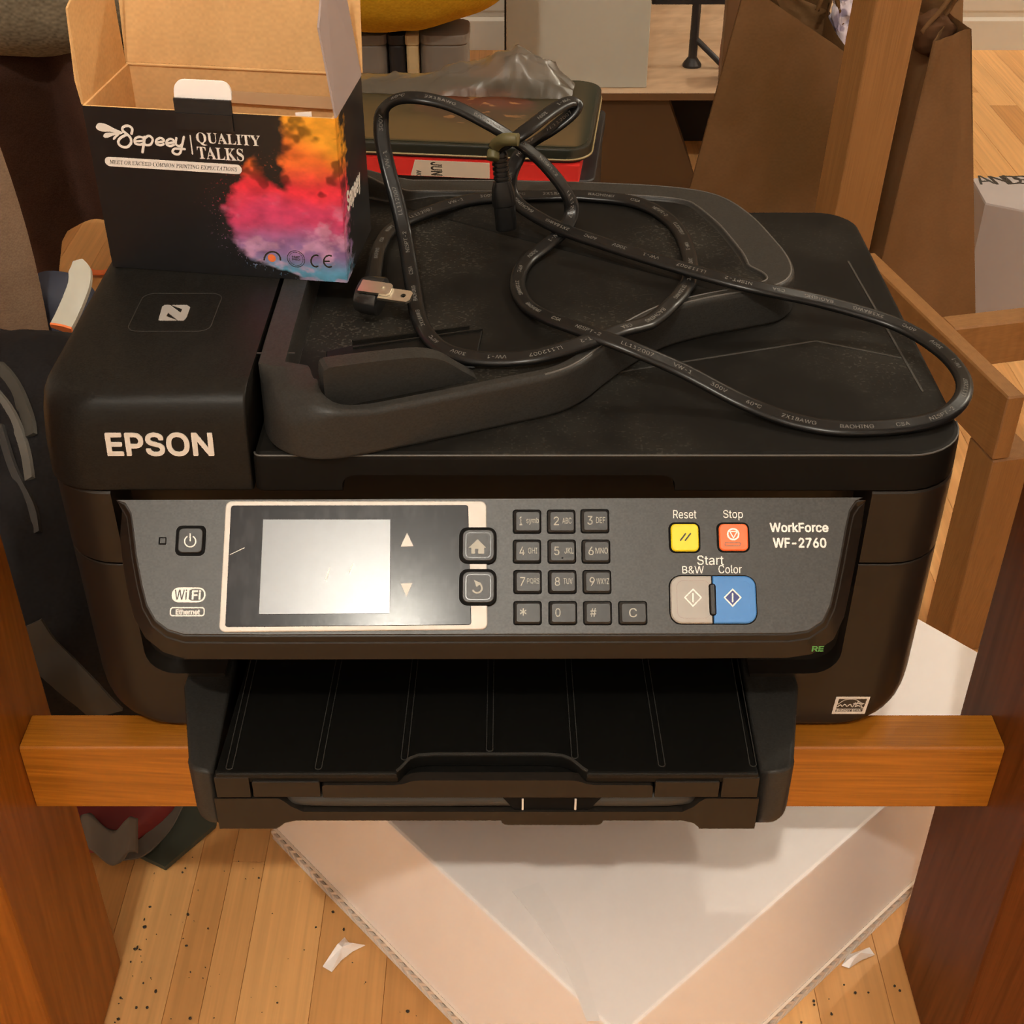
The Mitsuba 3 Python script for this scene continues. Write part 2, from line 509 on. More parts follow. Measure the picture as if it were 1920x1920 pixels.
def wavy(f, nu, nv, thick=0.004):
    """A sheet from f(u, v) -> point, given a thickness (two skins and a rim)."""
    u, v = np.meshgrid(np.linspace(0, 1, nu), np.linspace(0, 1, nv), indexing='ij')
    p = np.array([[f(a, b) for a, b in zip(ru, rv)] for ru, rv in zip(u, v)])
    du, dv = np.gradient(p, axis=0), np.gradient(p, axis=1)
    n = np.cross(du, dv)
    n /= np.linalg.norm(n, axis=2, keepdims=True) + 1e-12
    q = p - n * thick
    i, j = np.meshgrid(np.arange(nu - 1), np.arange(nv - 1), indexing='ij')
    a = (i * nv + j).ravel()
    F = np.vstack([np.stack([a, a + nv, a + nv + 1], 1), np.stack([a, a + nv + 1, a + 1], 1)])
    N = nu * nv
    rim = list(range(0, nv)) + [k * nv + nv - 1 for k in range(1, nu)] + [(nu - 1) * nv + k for k in range(nv - 2, -1, -1)] + [k * nv for k in range(nu - 2, 0, -1)]
    rim = np.array(rim)
    r2 = np.roll(rim, -1)
    R = np.vstack([np.stack([rim, r2, r2 + N], 1), np.stack([rim, r2 + N, rim + N], 1)])
    m = trimesh.Trimesh(np.vstack([p.reshape(-1, 3), q.reshape(-1, 3)]), np.vstack([F, F[:, ::-1] + N, R]), process=False)
    m.fix_normals()
    return m


def blob(mesh, amp, freq, seed=0):
    """Pushes vertices along their normals with noise (folds, dents)."""
    m = mesh.copy()
    d = meshkit.fbm(np.asarray(m.vertices) * freq, 3, seed) - 0.5
    m.vertices = m.vertices + np.asarray(m.vertex_normals) * (d * 2 * amp)[:, None]
    return m


def softbox(c, s, power=4.0, sub=4):
    """A superellipsoid: centre, half sizes."""
    m = trimesh.creation.icosphere(sub)
    v = np.asarray(m.vertices)
    k = (np.abs(v) ** power).sum(1) ** (-1 / power)
    m.vertices = v * k[:, None] * np.asarray(s) + np.asarray(c)
    return m


# ------------------------------------------------------------------ the room
RX0, RX1, RY0, RY1, RZ = -2.3, 2.3, -2.7, 2.0, 2.5


def slab(x0, x1, y0, y1, z0, z1):
    return trimesh.creation.box(bounds=[[x0, y0, z0], [x1, y1, z1]])


struct(add('floor', slab(RX0, RX1, RY0, RY1, -0.06, -0.012), 'm_subfloor', False), 'hardwood strip floor')
rng = np.random.default_rng(5)
PX = [-0.62 + 0.046 * k - 0.014 for k in range(0, 41)]
PX = sorted([x for x in PX if not (-0.21 < x < -0.19)] + [-0.197])
for a, b in zip(PX[:-1], PX[1:]):
    y = -0.55 - rng.uniform(0, 0.5)
    while y < RY1:
        y2 = min(y + rng.uniform(0.45, 1.0), RY1)
        if y2 > -0.5:
            m = bevbox(a + 0.0001, b - 0.0001, y + 0.0001, y2 - 0.0001, -0.012, 0.0 - rng.uniform(0, 0.0002), 0.0003, 0.00025)
            add('floor__plank', m, 'm_floor', False, uv=np.tile(rng.uniform(0, 1, 2), (len(m.vertices), 1)))
        y = y2
# what lies outside the photograph stays one piece each side
m = slab(RX0, PX[0] - 0.0005, RY0, RY1, -0.012, -0.0003)
add('floor__side_boards', m, 'm_floor', False, uv=np.full((len(m.vertices), 2), 0.5))
m = slab(PX[-1] + 0.0005, RX1, RY0, RY1, -0.012, -0.0003)
add('floor__side_boards', m, 'm_floor', False, uv=np.full((len(m.vertices), 2), 0.6))
m = slab(PX[0], PX[-1], RY0, -1.06, -0.012, -0.0003)
add('floor__near_boards', m, 'm_floor', False, uv=np.full((len(m.vertices), 2), 0.4))
pbr('m_taupe', (0.22, 0.18, 0.135), 0.85, spec=0.1)
struct(add('wall_back', slab(RX0, RX1, RY1, RY1 + 0.1, -0.06, RZ), 'm_taupe', False))
struct(add('wall_front', slab(RX0, RX1, RY0 - 0.1, RY0, -0.06, RZ), 'm_wall', False))
struct(add('wall_left', slab(RX0 - 0.1, RX0, RY0, RY1, -0.06, RZ), 'm_wall', False))
struct(add('wall_right', slab(RX1, RX1 + 0.1, RY0, RY1, -0.06, RZ), 'm_wall', False))
struct(add('ceiling', slab(RX0, RX1, RY0, RY1, RZ, RZ + 0.1), 'm_ceiling', False))
prof = [(0, 0), (0.016, 0), (0.016, 0.052), (0.012, 0.058), (0.012, 0.066), (0.014, 0.070), (0.014, 0.112), (0.006, 0.122), (0, 0.122)]
bb = stack([np.array([[x, RY1 - d, z] for d, z in prof]) for x in (RX0, RX1)], flat=np.array(prof))
bb.fix_normals()
struct(add('baseboard_back', bb, 'm_trim', False), 'cream moulded baseboard along the far wall')

# the room's two ceiling lamps: one above and behind the photographer, one further into the room
for nm, pos, rad, lab in (('ceiling_lamp', LAMP, LAMP_L, 'round bulb lamp under the ceiling on the near side of the room'), ('ceiling_lamp_001', LAMP2, LAMP2_L, 'round bulb lamp under the ceiling near the far wall')):
    globe = trimesh.creation.icosphere(3, LAMP_R)
    globe.apply_translation(pos)
    scene[nm + '__bulb'] = mikit.ply(globe, 'm_white', smooth=True, emitter={'type': 'area', 'radiance': {'type': 'rgb', 'value': list(rad)}})
    rosette = lathe([(0, 0.02), (0.06, 0.02), (0.065, 0.03), (0.065, RZ - pos[2]), (0, RZ - pos[2])])
    rosette.apply_transform(trimesh.transformations.translation_matrix([pos[0], pos[1], pos[2] + 0.03]))
    rosette.vertices[:, 2] = np.minimum(rosette.vertices[:, 2], RZ - 0.0002)
    add(nm + '__rosette', rosette, 'm_trim')
    thing(nm, lab, 'lamp')

# ------------------------------------------------------------------ wooden stand
LI = 0.2555
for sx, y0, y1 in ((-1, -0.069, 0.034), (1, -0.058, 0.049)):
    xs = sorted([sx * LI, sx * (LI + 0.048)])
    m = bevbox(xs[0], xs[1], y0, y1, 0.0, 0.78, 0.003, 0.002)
    add('wooden_stand__leg', m, 'm_leg' if sx < 0 else 'm_leg_shaded', 20)
bar = stack([np.array([[x, y, z] for y, z in rrect(-0.0135, 0.2005, 0.0115, 0.2465, 0.0022, 3)]) for x in (-LI + 0.0003, LI - 0.0003)], flat=rrect(-0.0135, 0.2005, 0.0115, 0.2465, 0.0022, 3))
bar.fix_normals()
add('wooden_stand__stretcher', bar, 'm_bar', 30)
note('wooden_stand__stretcher', 'orange varnished front rail')
thing('wooden_stand', 'reddish brown varnished wooden stand with two legs and an orange rail carrying the printer', 'wooden stand')

# ------------------------------------------------------------------ printer
PR = 'printer'
thing(PR, 'black all-in-one inkjet printer with grey control panel, standing on the wooden stand', 'printer')
X0, X1, YB = -0.2165, 0.2090, 0.272      # sides and back of the body; its front is y = 0
RX_L, RX_R = -0.1845, 0.1655             # the recess in the front


def body_plan(r=0.028):
    return rrect(X0, 0.0, X1, YB, r, 8)


body = stack([np.column_stack([rrect(X0 + ix, fy, X1 - ix, YB, 0.028, 8), np.full(36, z)]) for z, ix, fy in ((0.2478, 0.019, 0.0035), (0.2488, 0.0145, 0.0015), (0.2510, 0.0095, 0.0004), (0.2545, 0.0055, 0.0), (0.2595, 0.0025, 0.0), (0.267, 0.0006, 0.0), (0.275, 0, 0), (0.3553, 0, 0), (0.3560, 0.0007, 0.0007))])
rec = rrect(RX_L, 0.286, RX_R, 0.42, (0.014, 0.014, 0.001, 0.001), 6)
cut1 = stack([np.array([[x, y, z] for x, z in rec]) for y in (0.0105, -0.05)], flat=rec)
cut1.fix_normals()
cut3 = slab(RX_L, RX_R, -0.05, 0.034, 0.335, 0.42)
rec2 = rrect(-0.146, 0.258, 0.121, 0.336, 0.004, 4)
cut2 = stack([np.array([[x, y, z] for x, z in rec2]) for y in (0.19, -0.05)], flat=rec2)
cut2.fix_normals()
add(PR + '__body', cut(body, cut1, cut3, cut2), 'm_body', 30)
# the scanner unit above the body, split by the panel
scan = loft(body_plan(), [(0.3567, 0.0009), (0.3577, 0.0), (0.3975, 0.0), (0.3985, 0.0008)])
scan = cut(scan, slab(RX_L, RX_R, -0.05, 0.028, 0.35, 0.42))
add(PR + '__scanner_unit', scan, 'm_body', 30)
for a, b in ((-0.150, -0.146), (0.122, 0.126)):
    pass
# output slot backing inside the recess
add(PR + '__output_slot', bevbox(-0.145, 0.120, 0.185, 0.189, 0.259, 0.335), 'm_slot', False)

# lid of the scanner (right of the feeder)
lid_plan = rrect(-0.1175, -0.001, X1, YB, (0.004, 0.030, 0.024, 0.004), 8)
lid = loft(lid_plan, [(0.3995, 0.001), (0.4005, 0.0), (0.4165, 0.0005), (0.4185, 0.0015), (0.4195, 0.0035)])
grip = rrect(-0.0775, 0.39, 0.0745, 0.4085, (0.001, 0.001, 0.006, 0.006), 5)
gc = stack([np.array([[x, y, z] for x, z in grip]) for y in (0.016, -0.05)], flat=grip)
gc.fix_normals()
add(PR + '__lid', cut(lid, gc), 'm_dusty', 30)
# fine raised seams on the lid
for p0, p1 in (((1590, 490), (1730, 735)), ((1530, 640), (1690, 672)), ((1150, 700), (1530, 640))):
    a, b = at(*p0, z=0.4195), at(*p1, z=0.4195)
    d = b - a
    m = bevbox(0, np.linalg.norm(d), -0.0006, 0.0006, -0.0002, 0.0004, 0.0004, 0.0001)
    m = rot(m, math.degrees(math.atan2(d[1], d[0])))
    m.apply_translation(a)
    add(PR + '__lid_seam', m, 'm_faint')
# feeder head at the left: leaning front, rounded shoulder
HT = 0.4475
lay = []
for z, fy, ix, r in ((0.3995, 0.0005, 0.0006, 0.024), (0.4005, 0.0, 0.0, 0.024), (0.418, 0.0010, 0.0004, 0.024), (0.432, 0.0030, 0.0012, 0.025), (0.4385, 0.0046, 0.0022, 0.026), (0.4420, 0.0064, 0.0036, 0.027),
                     (0.4446, 0.0090, 0.0056, 0.028), (0.4463, 0.0122, 0.0082, 0.029), (0.4472, 0.0162, 0.0115, 0.030), (HT, 0.0205, 0.0160, 0.030)):
    lay.append(np.column_stack([rrect(X0 + ix, fy, -0.1185, YB - ix * 0.5, (r, 0.0015, 0.0015, 0.02), 8), np.full(36, z)]))
add(PR + '__feeder_head', stack(lay), 'm_speck', 40)
NFC = Frame((0, 0, HT), (1, 0, 0), (0, 1, 0))
a, b = NFC.px(235, 622), NFC.px(420, 550)
o = rrect(a[0], a[1], b[0], b[1], 0.006, 5)
ring = Polygon(o).difference(Polygon(inset(ccw(o), 0.0004)))
add(PR + '__wireless_mark', NFC.put(solid(ring, 0.0002)), 'm_faint', False)
c = NFC.pts((300, 601), (308, 575), (345, 575), (355, 577), (348, 601), (341, 601))
n1 = Polygon(NFC.pts((298, 600), (305, 576), (309, 573), (319, 573), (339, 588), (343, 580), (324, 573), (350, 573), (356, 577), (349, 596), (344, 601), (334, 601), (315, 586), (311, 594), (330, 601), (299, 601)))
add(PR + '__wireless_mark', NFC.put(solid(n1.buffer(0.0002), 0.0003)), 'm_logo', False)
# maker's lettering on the leaning front
EF = Frame((0, 0.0010, 0.4180), (1, 0, 0), (0, 0.0020, 0.0140))
a, b = EF.px(203, 854), EF.px(398, 810)
g = text2('EPSON', True)
add(PR + '__maker_lettering', EF.put(solid(fit(g, a[0], b[0], a[1], b[1]), 0.0006), 0.0003), 'm_silver', False)

# document tray of the feeder: a swept slab with a rim round a sunk floor
outl = [(-0.1165, 0.268), (-0.1165, 0.20), (-0.1165, 0.12), (-0.1165, 0.05), (-0.1155, 0.027), (-0.109, 0.007), (-0.097, -0.003), (-0.081, -0.0055), (-0.060, 0.0005), (-0.027, 0.0130), (0.000, 0.0240), (0.020, 0.0325), (0.033, 0.043),
        (0.046, 0.061), (0.059, 0.078), (0.078, 0.097), (0.100, 0.109), (0.124, 0.118), (0.141, 0.126), (0.150, 0.141), (0.151, 0.162), (0.146, 0.190), (0.139, 0.217), (0.127, 0.242), (0.108, 0.256), (0.07, 0.264), (0.0, 0.268), (-0.06, 0.269)]
outl = ccw(spline(outl, 5, True))


def ss1(a, b, x):
    t = np.clip((x - a) / (b - a), 0, 1)
    return t * t * (3 - 2 * t)


ox, oy = outl[:, 0], outl[:, 1]
edge = ss1(-0.1130, -0.1155, ox) * ss1(0.026, 0.034, oy)            # the flush side against the feeder head
big = ss1(-0.072, -0.098, ox) * ss1(0.06, 0.04, oy) * (1 - edge)    # the arm's big shoulder, like the head's
rr = 0.0028 + 0.0105 * big - 0.0020 * edge
ztop = HT - 0.0060 * ss1(-0.095, -0.060, ox) - 0.0006 * ss1(0.0, 0.1, ox)
rim = np.where(edge > 0.5, 0.0115, 0.0035 + 0.0125 * ss1(0.120, 0.150, oy) * ss1(-0.10, -0.06, ox) + 0.0055 * big + 0.006 * ss1(0.10, 0.14, ox) * ss1(0.11, 0.14, oy))
zfl = 0.4325 + 0.0062 * ss1(-0.085, -0.040, ox)
lean = 0.0012 * (1 - edge)
rings = [np.column_stack([inset(outl, 0.0012 * np.ones((len(outl), 1))), np.full(len(outl), 0.4197)]), np.column_stack([outl, np.full(len(outl), 0.4215)])]
for a in np.linspace(0, math.pi / 2, 6):
    rings.append(np.column_stack([inset(outl, (lean + rr * (1 - math.cos(a)))[:, None]), ztop - rr * (1 - math.sin(a))]))
for d, k in ((0.0, 0.0), (0.0005, 0.06), (0.0009, 0.35), (0.0013, 0.85), (0.0020, 1.0)):
    rings.append(np.column_stack([inset(outl, (lean + rr + rim + d)[:, None]), ztop + (zfl - ztop) * k]))
tray = stack(rings, flat=rings[-1][:, :2])
add(PR + '__document_tray', tray, 'm_tray', 38)
fl_ = rings[-1] - [0, 0, 0.0003]
add(PR + '__document_tray__tray_floor', stack([fl_, np.column_stack([inset(fl_[:, :2], 0.0005), fl_[:, 2] + 0.0007])]), 'm_dusty', False)
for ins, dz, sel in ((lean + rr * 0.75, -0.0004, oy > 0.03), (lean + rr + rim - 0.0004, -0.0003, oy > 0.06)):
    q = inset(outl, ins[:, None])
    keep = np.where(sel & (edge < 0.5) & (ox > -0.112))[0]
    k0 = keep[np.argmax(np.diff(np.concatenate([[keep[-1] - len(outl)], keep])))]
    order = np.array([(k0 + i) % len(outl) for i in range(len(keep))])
    highlight_path = np.column_stack([q, ztop + dz])[order]
    add(PR + '__document_tray__edge_highlight', tube(highlight_path, 0.00065, 6), 'm_edge_highlight', True)  # pale tube paints in the worn, highlighted edge of the rim
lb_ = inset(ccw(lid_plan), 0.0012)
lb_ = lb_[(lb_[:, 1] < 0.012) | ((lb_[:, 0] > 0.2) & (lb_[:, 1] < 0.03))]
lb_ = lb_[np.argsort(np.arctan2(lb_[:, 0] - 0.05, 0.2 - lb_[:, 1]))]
add(PR + '__lid__edge_highlight', tube(np.column_stack([lb_, np.full(len(lb_), 0.4186)]), 0.0005, 6), 'm_edge_highlight', True)  # added pale line stands for light caught on the lid front edge
# seam across the tray's arm
SF = Frame((0, 0, 0.4466), (1, 0, 0), (0, 1, 0))
a, b = SF.px(466, 662), SF.px(553, 662)
add(PR + '__arm_seam', SF.put(bevbox(a[0], b[0], a[1] - 0.0004, a[1] + 0.0004, -0.0004, 0.0002, 0.0002, 0.0001)), 'm_faint')
# sliding paper guide: upright plate that falls away to the right, and its base plate
A, B = np.array([-0.0835, 0.0125]), np.array([-0.0165, 0.0365])
GF = Frame((*A, 0.4345), (*(B - A), 0), (0, 0, 1))
L = np.linalg.norm(B - A)
gp = Polygon(spline([(0.0012, 0.0005), (0.0, 0.004), (0.0, 0.0185), (0.0018, 0.0212), (0.006, 0.0217), (0.030, 0.0205), (0.046, 0.0188), (0.056, 0.0150), (0.064, 0.0085), (L, 0.0025), (L - 0.002, 0.0)], 4, True))
m = GF.put(solid(gp, 0.010))
m.vertices -= GF.n * 0.010
guide_mesh = m
add(PR + '__paper_guide', m, 'm_tray', 30)
bp = [at(610, 690, z=0.437)[:2], at(890, 690, z=0.437)[:2], at(905, 618, z=0.437)[:2], at(665, 648, z=0.437)[:2], at(612, 660, z=0.437)[:2]]
add(PR + '__paper_guide__base_plate', loft(np.array(bp), [(0.4325, 0.0), (0.4372, 0.0), (0.4376, 0.0005)]), 'm_black', 30)
for p0, p1 in (((662, 652), (905, 617)), ((660, 640), (880, 612))):
    a, b = at(*p0, z=0.438), at(*p1, z=0.438)
    d = b - a
    m = rot(bevbox(0, np.linalg.norm(d), -0.0006, 0.0006, -0.002, 0.0006, 0.0003, 0.0002), math.degrees(math.atan2(d[1], d[0])))
    m.apply_translation(a)
    add(PR + '__guide_rail', m, 'm_speck')
# moulded page symbol on the tray floor
DF = Frame((0, 0, 0.4336), (1, 0, 0), (0, 1, 0))
sy = [stroke(DF.pts((803, 495), (803, 538)), 0.0006, False)]
for cy in (498, 526):
    sy.append(stroke(DF.pts((820, cy), (840, cy - 8), (862, cy), (858, cy + 12), (835, cy + 14), (820, cy + 8)), 0.0005, True, True))
add(PR + '__page_symbol', DF.put(solid(union_all(sy), 0.0004), 0.0), 'm_speck', False)

# ---- control panel: a wedge leaning back, its face a plane
CPF = Frame((0, -0.0035, 0.3970), (1, 0, 0), (0, math.cos(math.radians(41)), math.sin(math.radians(41))))
CP = PR + '__control_panel'


def P(px, py):
    return CPF.px(px, py)


face = [P(*q) for q in ((219, 938), (235, 944), (246, 962), (250, 990), (256, 1040), (266, 1095), (276, 1135), (292, 1163), (315, 1181), (345, 1190), (500, 1191), (900, 1190), (1300, 1189), (1480, 1188), (1515, 1183), (1542, 1165), (1556, 1135),
                        (1564, 1100), (1576, 1040), (1586, 985), (1592, 958), (1604, 940), (1618, 933))]
face = ccw(np.array(face))
s_b = min(face[:, 1])
wedge = []
for w, ins in ((-0.0225, -0.0080), (-0.0125, -0.0094), (-0.0112, -0.0095), (-0.0038, -0.0034), (-0.0036, -0.0026), (-0.0030, -0.0026), (-0.0027, -0.0026), (-0.0006, -0.0008), (-0.0004, -0.0002)):
    q = inset(face, ins)
    q[:, 1] = np.minimum(q[:, 1], -0.0003)
    q[:, 0] = np.clip(q[:, 0], -0.1815, 0.1625)
    wedge.append(np.column_stack([q, np.full(len(q), w)]))
wm = stack(wedge, flat=wedge[-1][:, :2])
add(CP + '__panel_frame', CPF.put(wm), 'm_body', 25)
add(CP + '__face_plate', CPF.put(loft(face, [(-0.001, 0), (0.0004, 0), (0.0007, 0.0003)])), 'm_panel', 25)
Z0 = 0.0007


def plate(poly, z0, z1, mat, name, bev=0.0003):
    return add(CP + '__' + name, CPF.put(loft(poly, [(z0, 0), (z1 - bev, 0), (z1, bev)])), mat, 25)


def prect(x0, y0, x1, y1, rpx, n=5, grow=0.0):
    a, b = P(x0, y1), P(x1, y0)
    return rrect(a[0] - grow, a[1] - grow, b[0] + grow, b[1] + grow, rpx * 0.000245 + grow, n)


def pquad(*pp):
    return ccw(np.array([P(*q) for q in pp]))


def letter(text, x0, y0, x1, y1, mat='m_print', bold=False, z=Z0, name='lettering', style='sans'):
    a, b = P(x0, y1), P(x1, y0)
    return add(CP + '__' + name, CPF.put(solid(fit(text2(text, bold, style), a[0], b[0], a[1], b[1]), 0.00025), z), mat, False)


def mark(geo, z, mat, name='symbol', depth=0.00025):
    return add(CP + '__' + name, CPF.put(solid(geo, depth), z), mat, False)


def pst(pts, wpx, smooth=False, closed=False):
    return stroke(np.array([P(*q) for q in pts]), wpx * 0.000245, smooth, closed)


# power button, lamp, wireless marks
plate(prect(328, 986, 388, 1043, 11), Z0, Z0 + 0.0002, 'm_slot', 'power_button_surround')
plate(prect(335, 992, 383, 1038, 9), Z0, Z0 + 0.0016, 'm_key', 'power_button')
arc = [(359 + 10.5 * math.sin(a), 1017 - 10.5 * math.cos(a)) for a in np.linspace(0.6, 2 * math.pi - 0.6, 16)]
mark(union_all([pst(arc, 2.2), pst([(359, 1003), (359, 1016)], 2.2)]), Z0 + 0.0016, 'm_print', 'power_symbol')
plate(prect(298, 1008, 313, 1022, 1.5), Z0, Z0 + 0.0003, 'm_slot', 'indicator_surround', 0.0001)
plate(prect(301, 1010, 312, 1020, 1), Z0 + 0.0001, Z0 + 0.0006, 'm_key', 'indicator_lamp', 0.0001)
pill = Polygon(prect(322, 1102, 387, 1130, 13))
cutr = Polygon(pquad((357, 1098), (387, 1100), (390, 1132), (351, 1132), (355, 1120)))
inner = Polygon(prect(352, 1105, 384, 1127, 10))
mark(pill.difference(inner.intersection(cutr)), Z0, 'm_print', 'wireless_badge')
letter('Wi', 328, 1106, 352, 1125, 'm_inkdark', False, Z0 + 0.0002)
letter('Fi', 360, 1107, 378, 1125, 'm_print', True, Z0)
o = Polygon(prect(319, 1139, 385, 1156, 5))
mark(o.difference(Polygon(prect(321, 1141, 383, 1154, 4))), Z0, 'm_print', 'network_badge')
letter('Ethernet', 330, 1143, 376, 1153, 'm_print', True)

# touch screen unit
sil = pquad(*[(412, 1186)] + [(425, 941), (912, 941), (914, 1181)])
S0 = Polygon(sil).buffer(-0.0028, join_style='mitre').buffer(0.0028, resolution=6)
so = np.array(S0.exterior.coords)[:-1]
plate(so, Z0, Z0 + 0.0012, 'm_silver', 'screen_bezel', 0.0004)
gq = Polygon(pquad((424, 1177), (435, 950), (878, 949), (884, 1173))).buffer(-0.0012, join_style='mitre').buffer(0.0012, resolution=4)
plate(np.array(gq.exterior.coords)[:-1], Z0 + 0.001, Z0 + 0.0016, 'm_glass', 'screen_glass', 0.0002)
plate(pquad((487, 1153), (495, 976), (733, 976), (732, 1152)), Z0 + 0.0012, Z0 + 0.00175, 'm_lcd', 'screen', 0.0001)
mark(Polygon(pquad((764, 1001), (776, 1026), (752, 1027))), Z0 + 0.0016, 'm_silver', 'arrow')
mark(Polygon(pquad((752, 1096), (774, 1095), (763, 1120))), Z0 + 0.0016, 'm_silver', 'arrow')
for q in ([(610, 1091), (620, 1066), (613, 1092)], [(655, 1076), (663, 1058), (657, 1078)], [(433, 1042), (460, 1029)]):
    mark(pst(q, 1.1), Z0 + 0.0018 if q[0][0] > 480 else Z0 + 0.0016, 'm_print', 'scratch', 0.00005)
# home and back keys, set into the bezel's right end
for y0, y1, nm in ((991, 1059, 'home_key'), (1069, 1137, 'back_key')):
    plate(prect(861, y0, 931, y1, 15), Z0, Z0 + 0.0021, 'm_slot', nm + '_surround')
    plate(prect(867, y0 + 5, 927, y1 - 5, 12), Z0 + 0.001, Z0 + 0.0026, 'm_key', nm)
    o = Polygon(prect(873, y0 + 10, 921, y1 - 10, 8))
    mark(o.difference(Polygon(inset(ccw(np.array(o.exterior.coords)[:-1]), 0.0004))), Z0 + 0.0026, 'm_gloss_black', nm + '_groove', 0.00012)
mark(Polygon(pquad((879, 1030), (896, 1014), (912, 1030), (908, 1030), (908, 1041), (897, 1041), (897, 1032), (891, 1032), (891, 1041), (884, 1041), (884, 1030))), Z0 + 0.0026, 'm_print_dim', 'home_symbol')
arc = [(895 + 9 * math.cos(a), 1105 + 9 * math.sin(a)) for a in np.linspace(-1.2, 2.6, 14)]
mark(union_all([pst(arc, 3), Polygon(pquad((889, 1090), (903, 1096), (894, 1103)))]), Z0 + 0.0026, 'm_print_dim', 'back_symbol')

# number keys
KEYS = [('1', 'symb', 988, 979), ('2', 'ABC', 1052, 979), ('3', 'DEF', 1115, 978), ('4', 'GHI', 988, 1035), ('5', 'JKL', 1053, 1035), ('6', 'MNO', 1117, 1035), ('7', 'PQRS', 989, 1092), ('8', 'TUV', 1054, 1092), ('9', 'WXYZ', 1119, 1092),
        ('*', '', 989, 1150), ('0', '', 1055, 1150), ('#', '', 1120, 1150), ('C', '', 1186, 1150)]
for d, s, cx, cy in KEYS:
    plate(prect(cx - 27, cy - 23, cx + 27, cy + 23, 6), Z0, Z0 + 0.0002, 'm_slot', 'number_key_surround')
    a, b = prect(cx - 24.5, cy - 20.5, cx + 24.5, cy + 20.5, 5), prect(cx - 20, cy - 16.5, cx + 23, cy + 17.5, 4)
    k = stack([np.column_stack([a, np.full(len(a), Z0)]), np.column_stack([a, np.full(len(a), Z0 + 0.0009)]), np.column_stack([b, np.full(len(b), Z0 + 0.0017)])])
    add(CP + '__number_key', CPF.put(k), 'm_key', 25)
    if d == 'C':
        letter(d, cx - 7, cy - 8, cx + 7, cy + 9, 'm_print_dim', False, Z0 + 0.0017, 'key_legend')
    else:
        w = 9.5 if d not in '1*' else (5 if d == '1' else 12)
        letter(d, cx - 14, cy - 8, cx - 14 + w + (2 if d == '#' else 0), cy + (8 if d != '*' else 6), 'm_print_dim', False, Z0 + 0.0017, 'key_legend')
    if s:
        w = {3: 17, 4: 23}[len(s)]
        if d in '69':
            w = 23
        letter(s, cx + 22 - w - (3 if d in '2348' else 0), cy - 6, cx + 22 - (3 if d in '2348' else 0), cy + (5 if s != 'symb' else 7), 'm_print_dim', False, Z0 + 0.0017, 'key_legend')
mark(Point(P(1054, 1048)).buffer(0.0004), Z0 + 0.0017, 'm_slot', 'locating_dot')

# reset, stop, start
for x0, y0, x1, y1, mt, nm in ((1258, 984, 1308, 1035, 'm_yellow', 'reset_key'), (1348, 984, 1400, 1034, 'm_red', 'stop_key')):
    plate(prect(x0 - 4, y0 - 4, x1 + 4, y1 + 3, 12), Z0, Z0 + 0.0002, 'm_slot', nm + '_surround')
    plate(prect(x0, y0, x1, y1, 9), Z0, Z0 + 0.0018, mt, nm, 0.0005)
for dx in (0, 9):
    mark(pst([(1275 + dx, 1015), (1284 + dx, 1003)], 2.6), Z0 + 0.0018, 'm_inkdark', 'reset_symbol')
c = P(1373, 1004)
ringo = Point(c).buffer(0.00285).difference(Point(c).buffer(0.0021))
trio = Polygon(pquad((1365, 998), (1382, 998), (1373.5, 1013)))
mark(union_all([ringo, trio.difference(trio.buffer(-0.0005))]), Z0 + 0.0018, 'm_print', 'stop_symbol')
o = Polygon(prect(1357, 1019, 1387, 1026, 3))
mark(o.difference(o.buffer(-0.00025)), Z0 + 0.0018, 'm_mark', 'stop_key_line', 0.00008)
letter('Reset', 1262, 957, 1305, 973)
letter('Stop', 1356, 957, 1392, 976)
letter('Start', 1307, 1042, 1356, 1060)
letter('B&W', 1279, 1062, 1319, 1076)
letter('Color', 1347, 1060, 1390, 1076)
letter('WorkForce', 1443, 981, 1552, 999, 'm_print', True)
letter('WF-2760', 1449, 1009, 1548, 1028, 'm_print', True)
plate(prect(1255, 1079, 1417, 1172, 22, 6), Z0, Z0 + 0.0002, 'm_slot', 'start_key_surround')
a, b = P(1257.5, 1170), P(1414.5, 1081.5)
mid = P(1334, 1100)[0]
r = 20 * 0.000245
plate(rrect(a[0], a[1], mid - 0.0003, b[1], (r, 0.0003, 0.0003, r), 6), Z0, Z0 + 0.0017, 'm_greykey', 'start_key', 0.0005)
plate(rrect(mid + 0.0003, a[1], b[0], b[1], (0.0003, r, r, 0.0003), 6), Z0, Z0 + 0.0017, 'm_bluekey', 'start_key', 0.0005)
note(CP + '__start_key', 'grey start key')
note(CP + '__start_key_001', 'blue start key')
for x0, x1, mt in ((1269, 1329, 'm_flapgrey'), (1340, 1404, 'm_bluekey')):
    o = Polygon(prect(x0, 1090, x1, 1161, 12))
    mark(o.difference(o.buffer(-0.0002)), Z0 + 0.0017, mt, 'start_key_line', 0.00012)
for cx in (1298, 1372):
    o = Polygon(pquad((cx - 17, 1122), (cx, 1105), (cx + 17, 1122), (cx, 1140)))
    if cx > 1350:
        mark(o, Z0 + 0.00165, 'm_indigo', 'start_symbol_field', 0.0001)
    mark(union_all([o.difference(o.buffer(-0.0006)), pst([(cx, 1115), (cx, 1130)], 2.6)]), Z0 + 0.0017, 'm_print', 'start_symbol')
plate(prect(1329, 1096, 1340, 1156, 5), Z0, Z0 + 0.0021, 'm_slot', 'key_divider')
plate(prect(1331, 1098, 1338, 1154, 3), Z0, Z0 + 0.0026, 'm_key', 'key_divider', 0.0003)
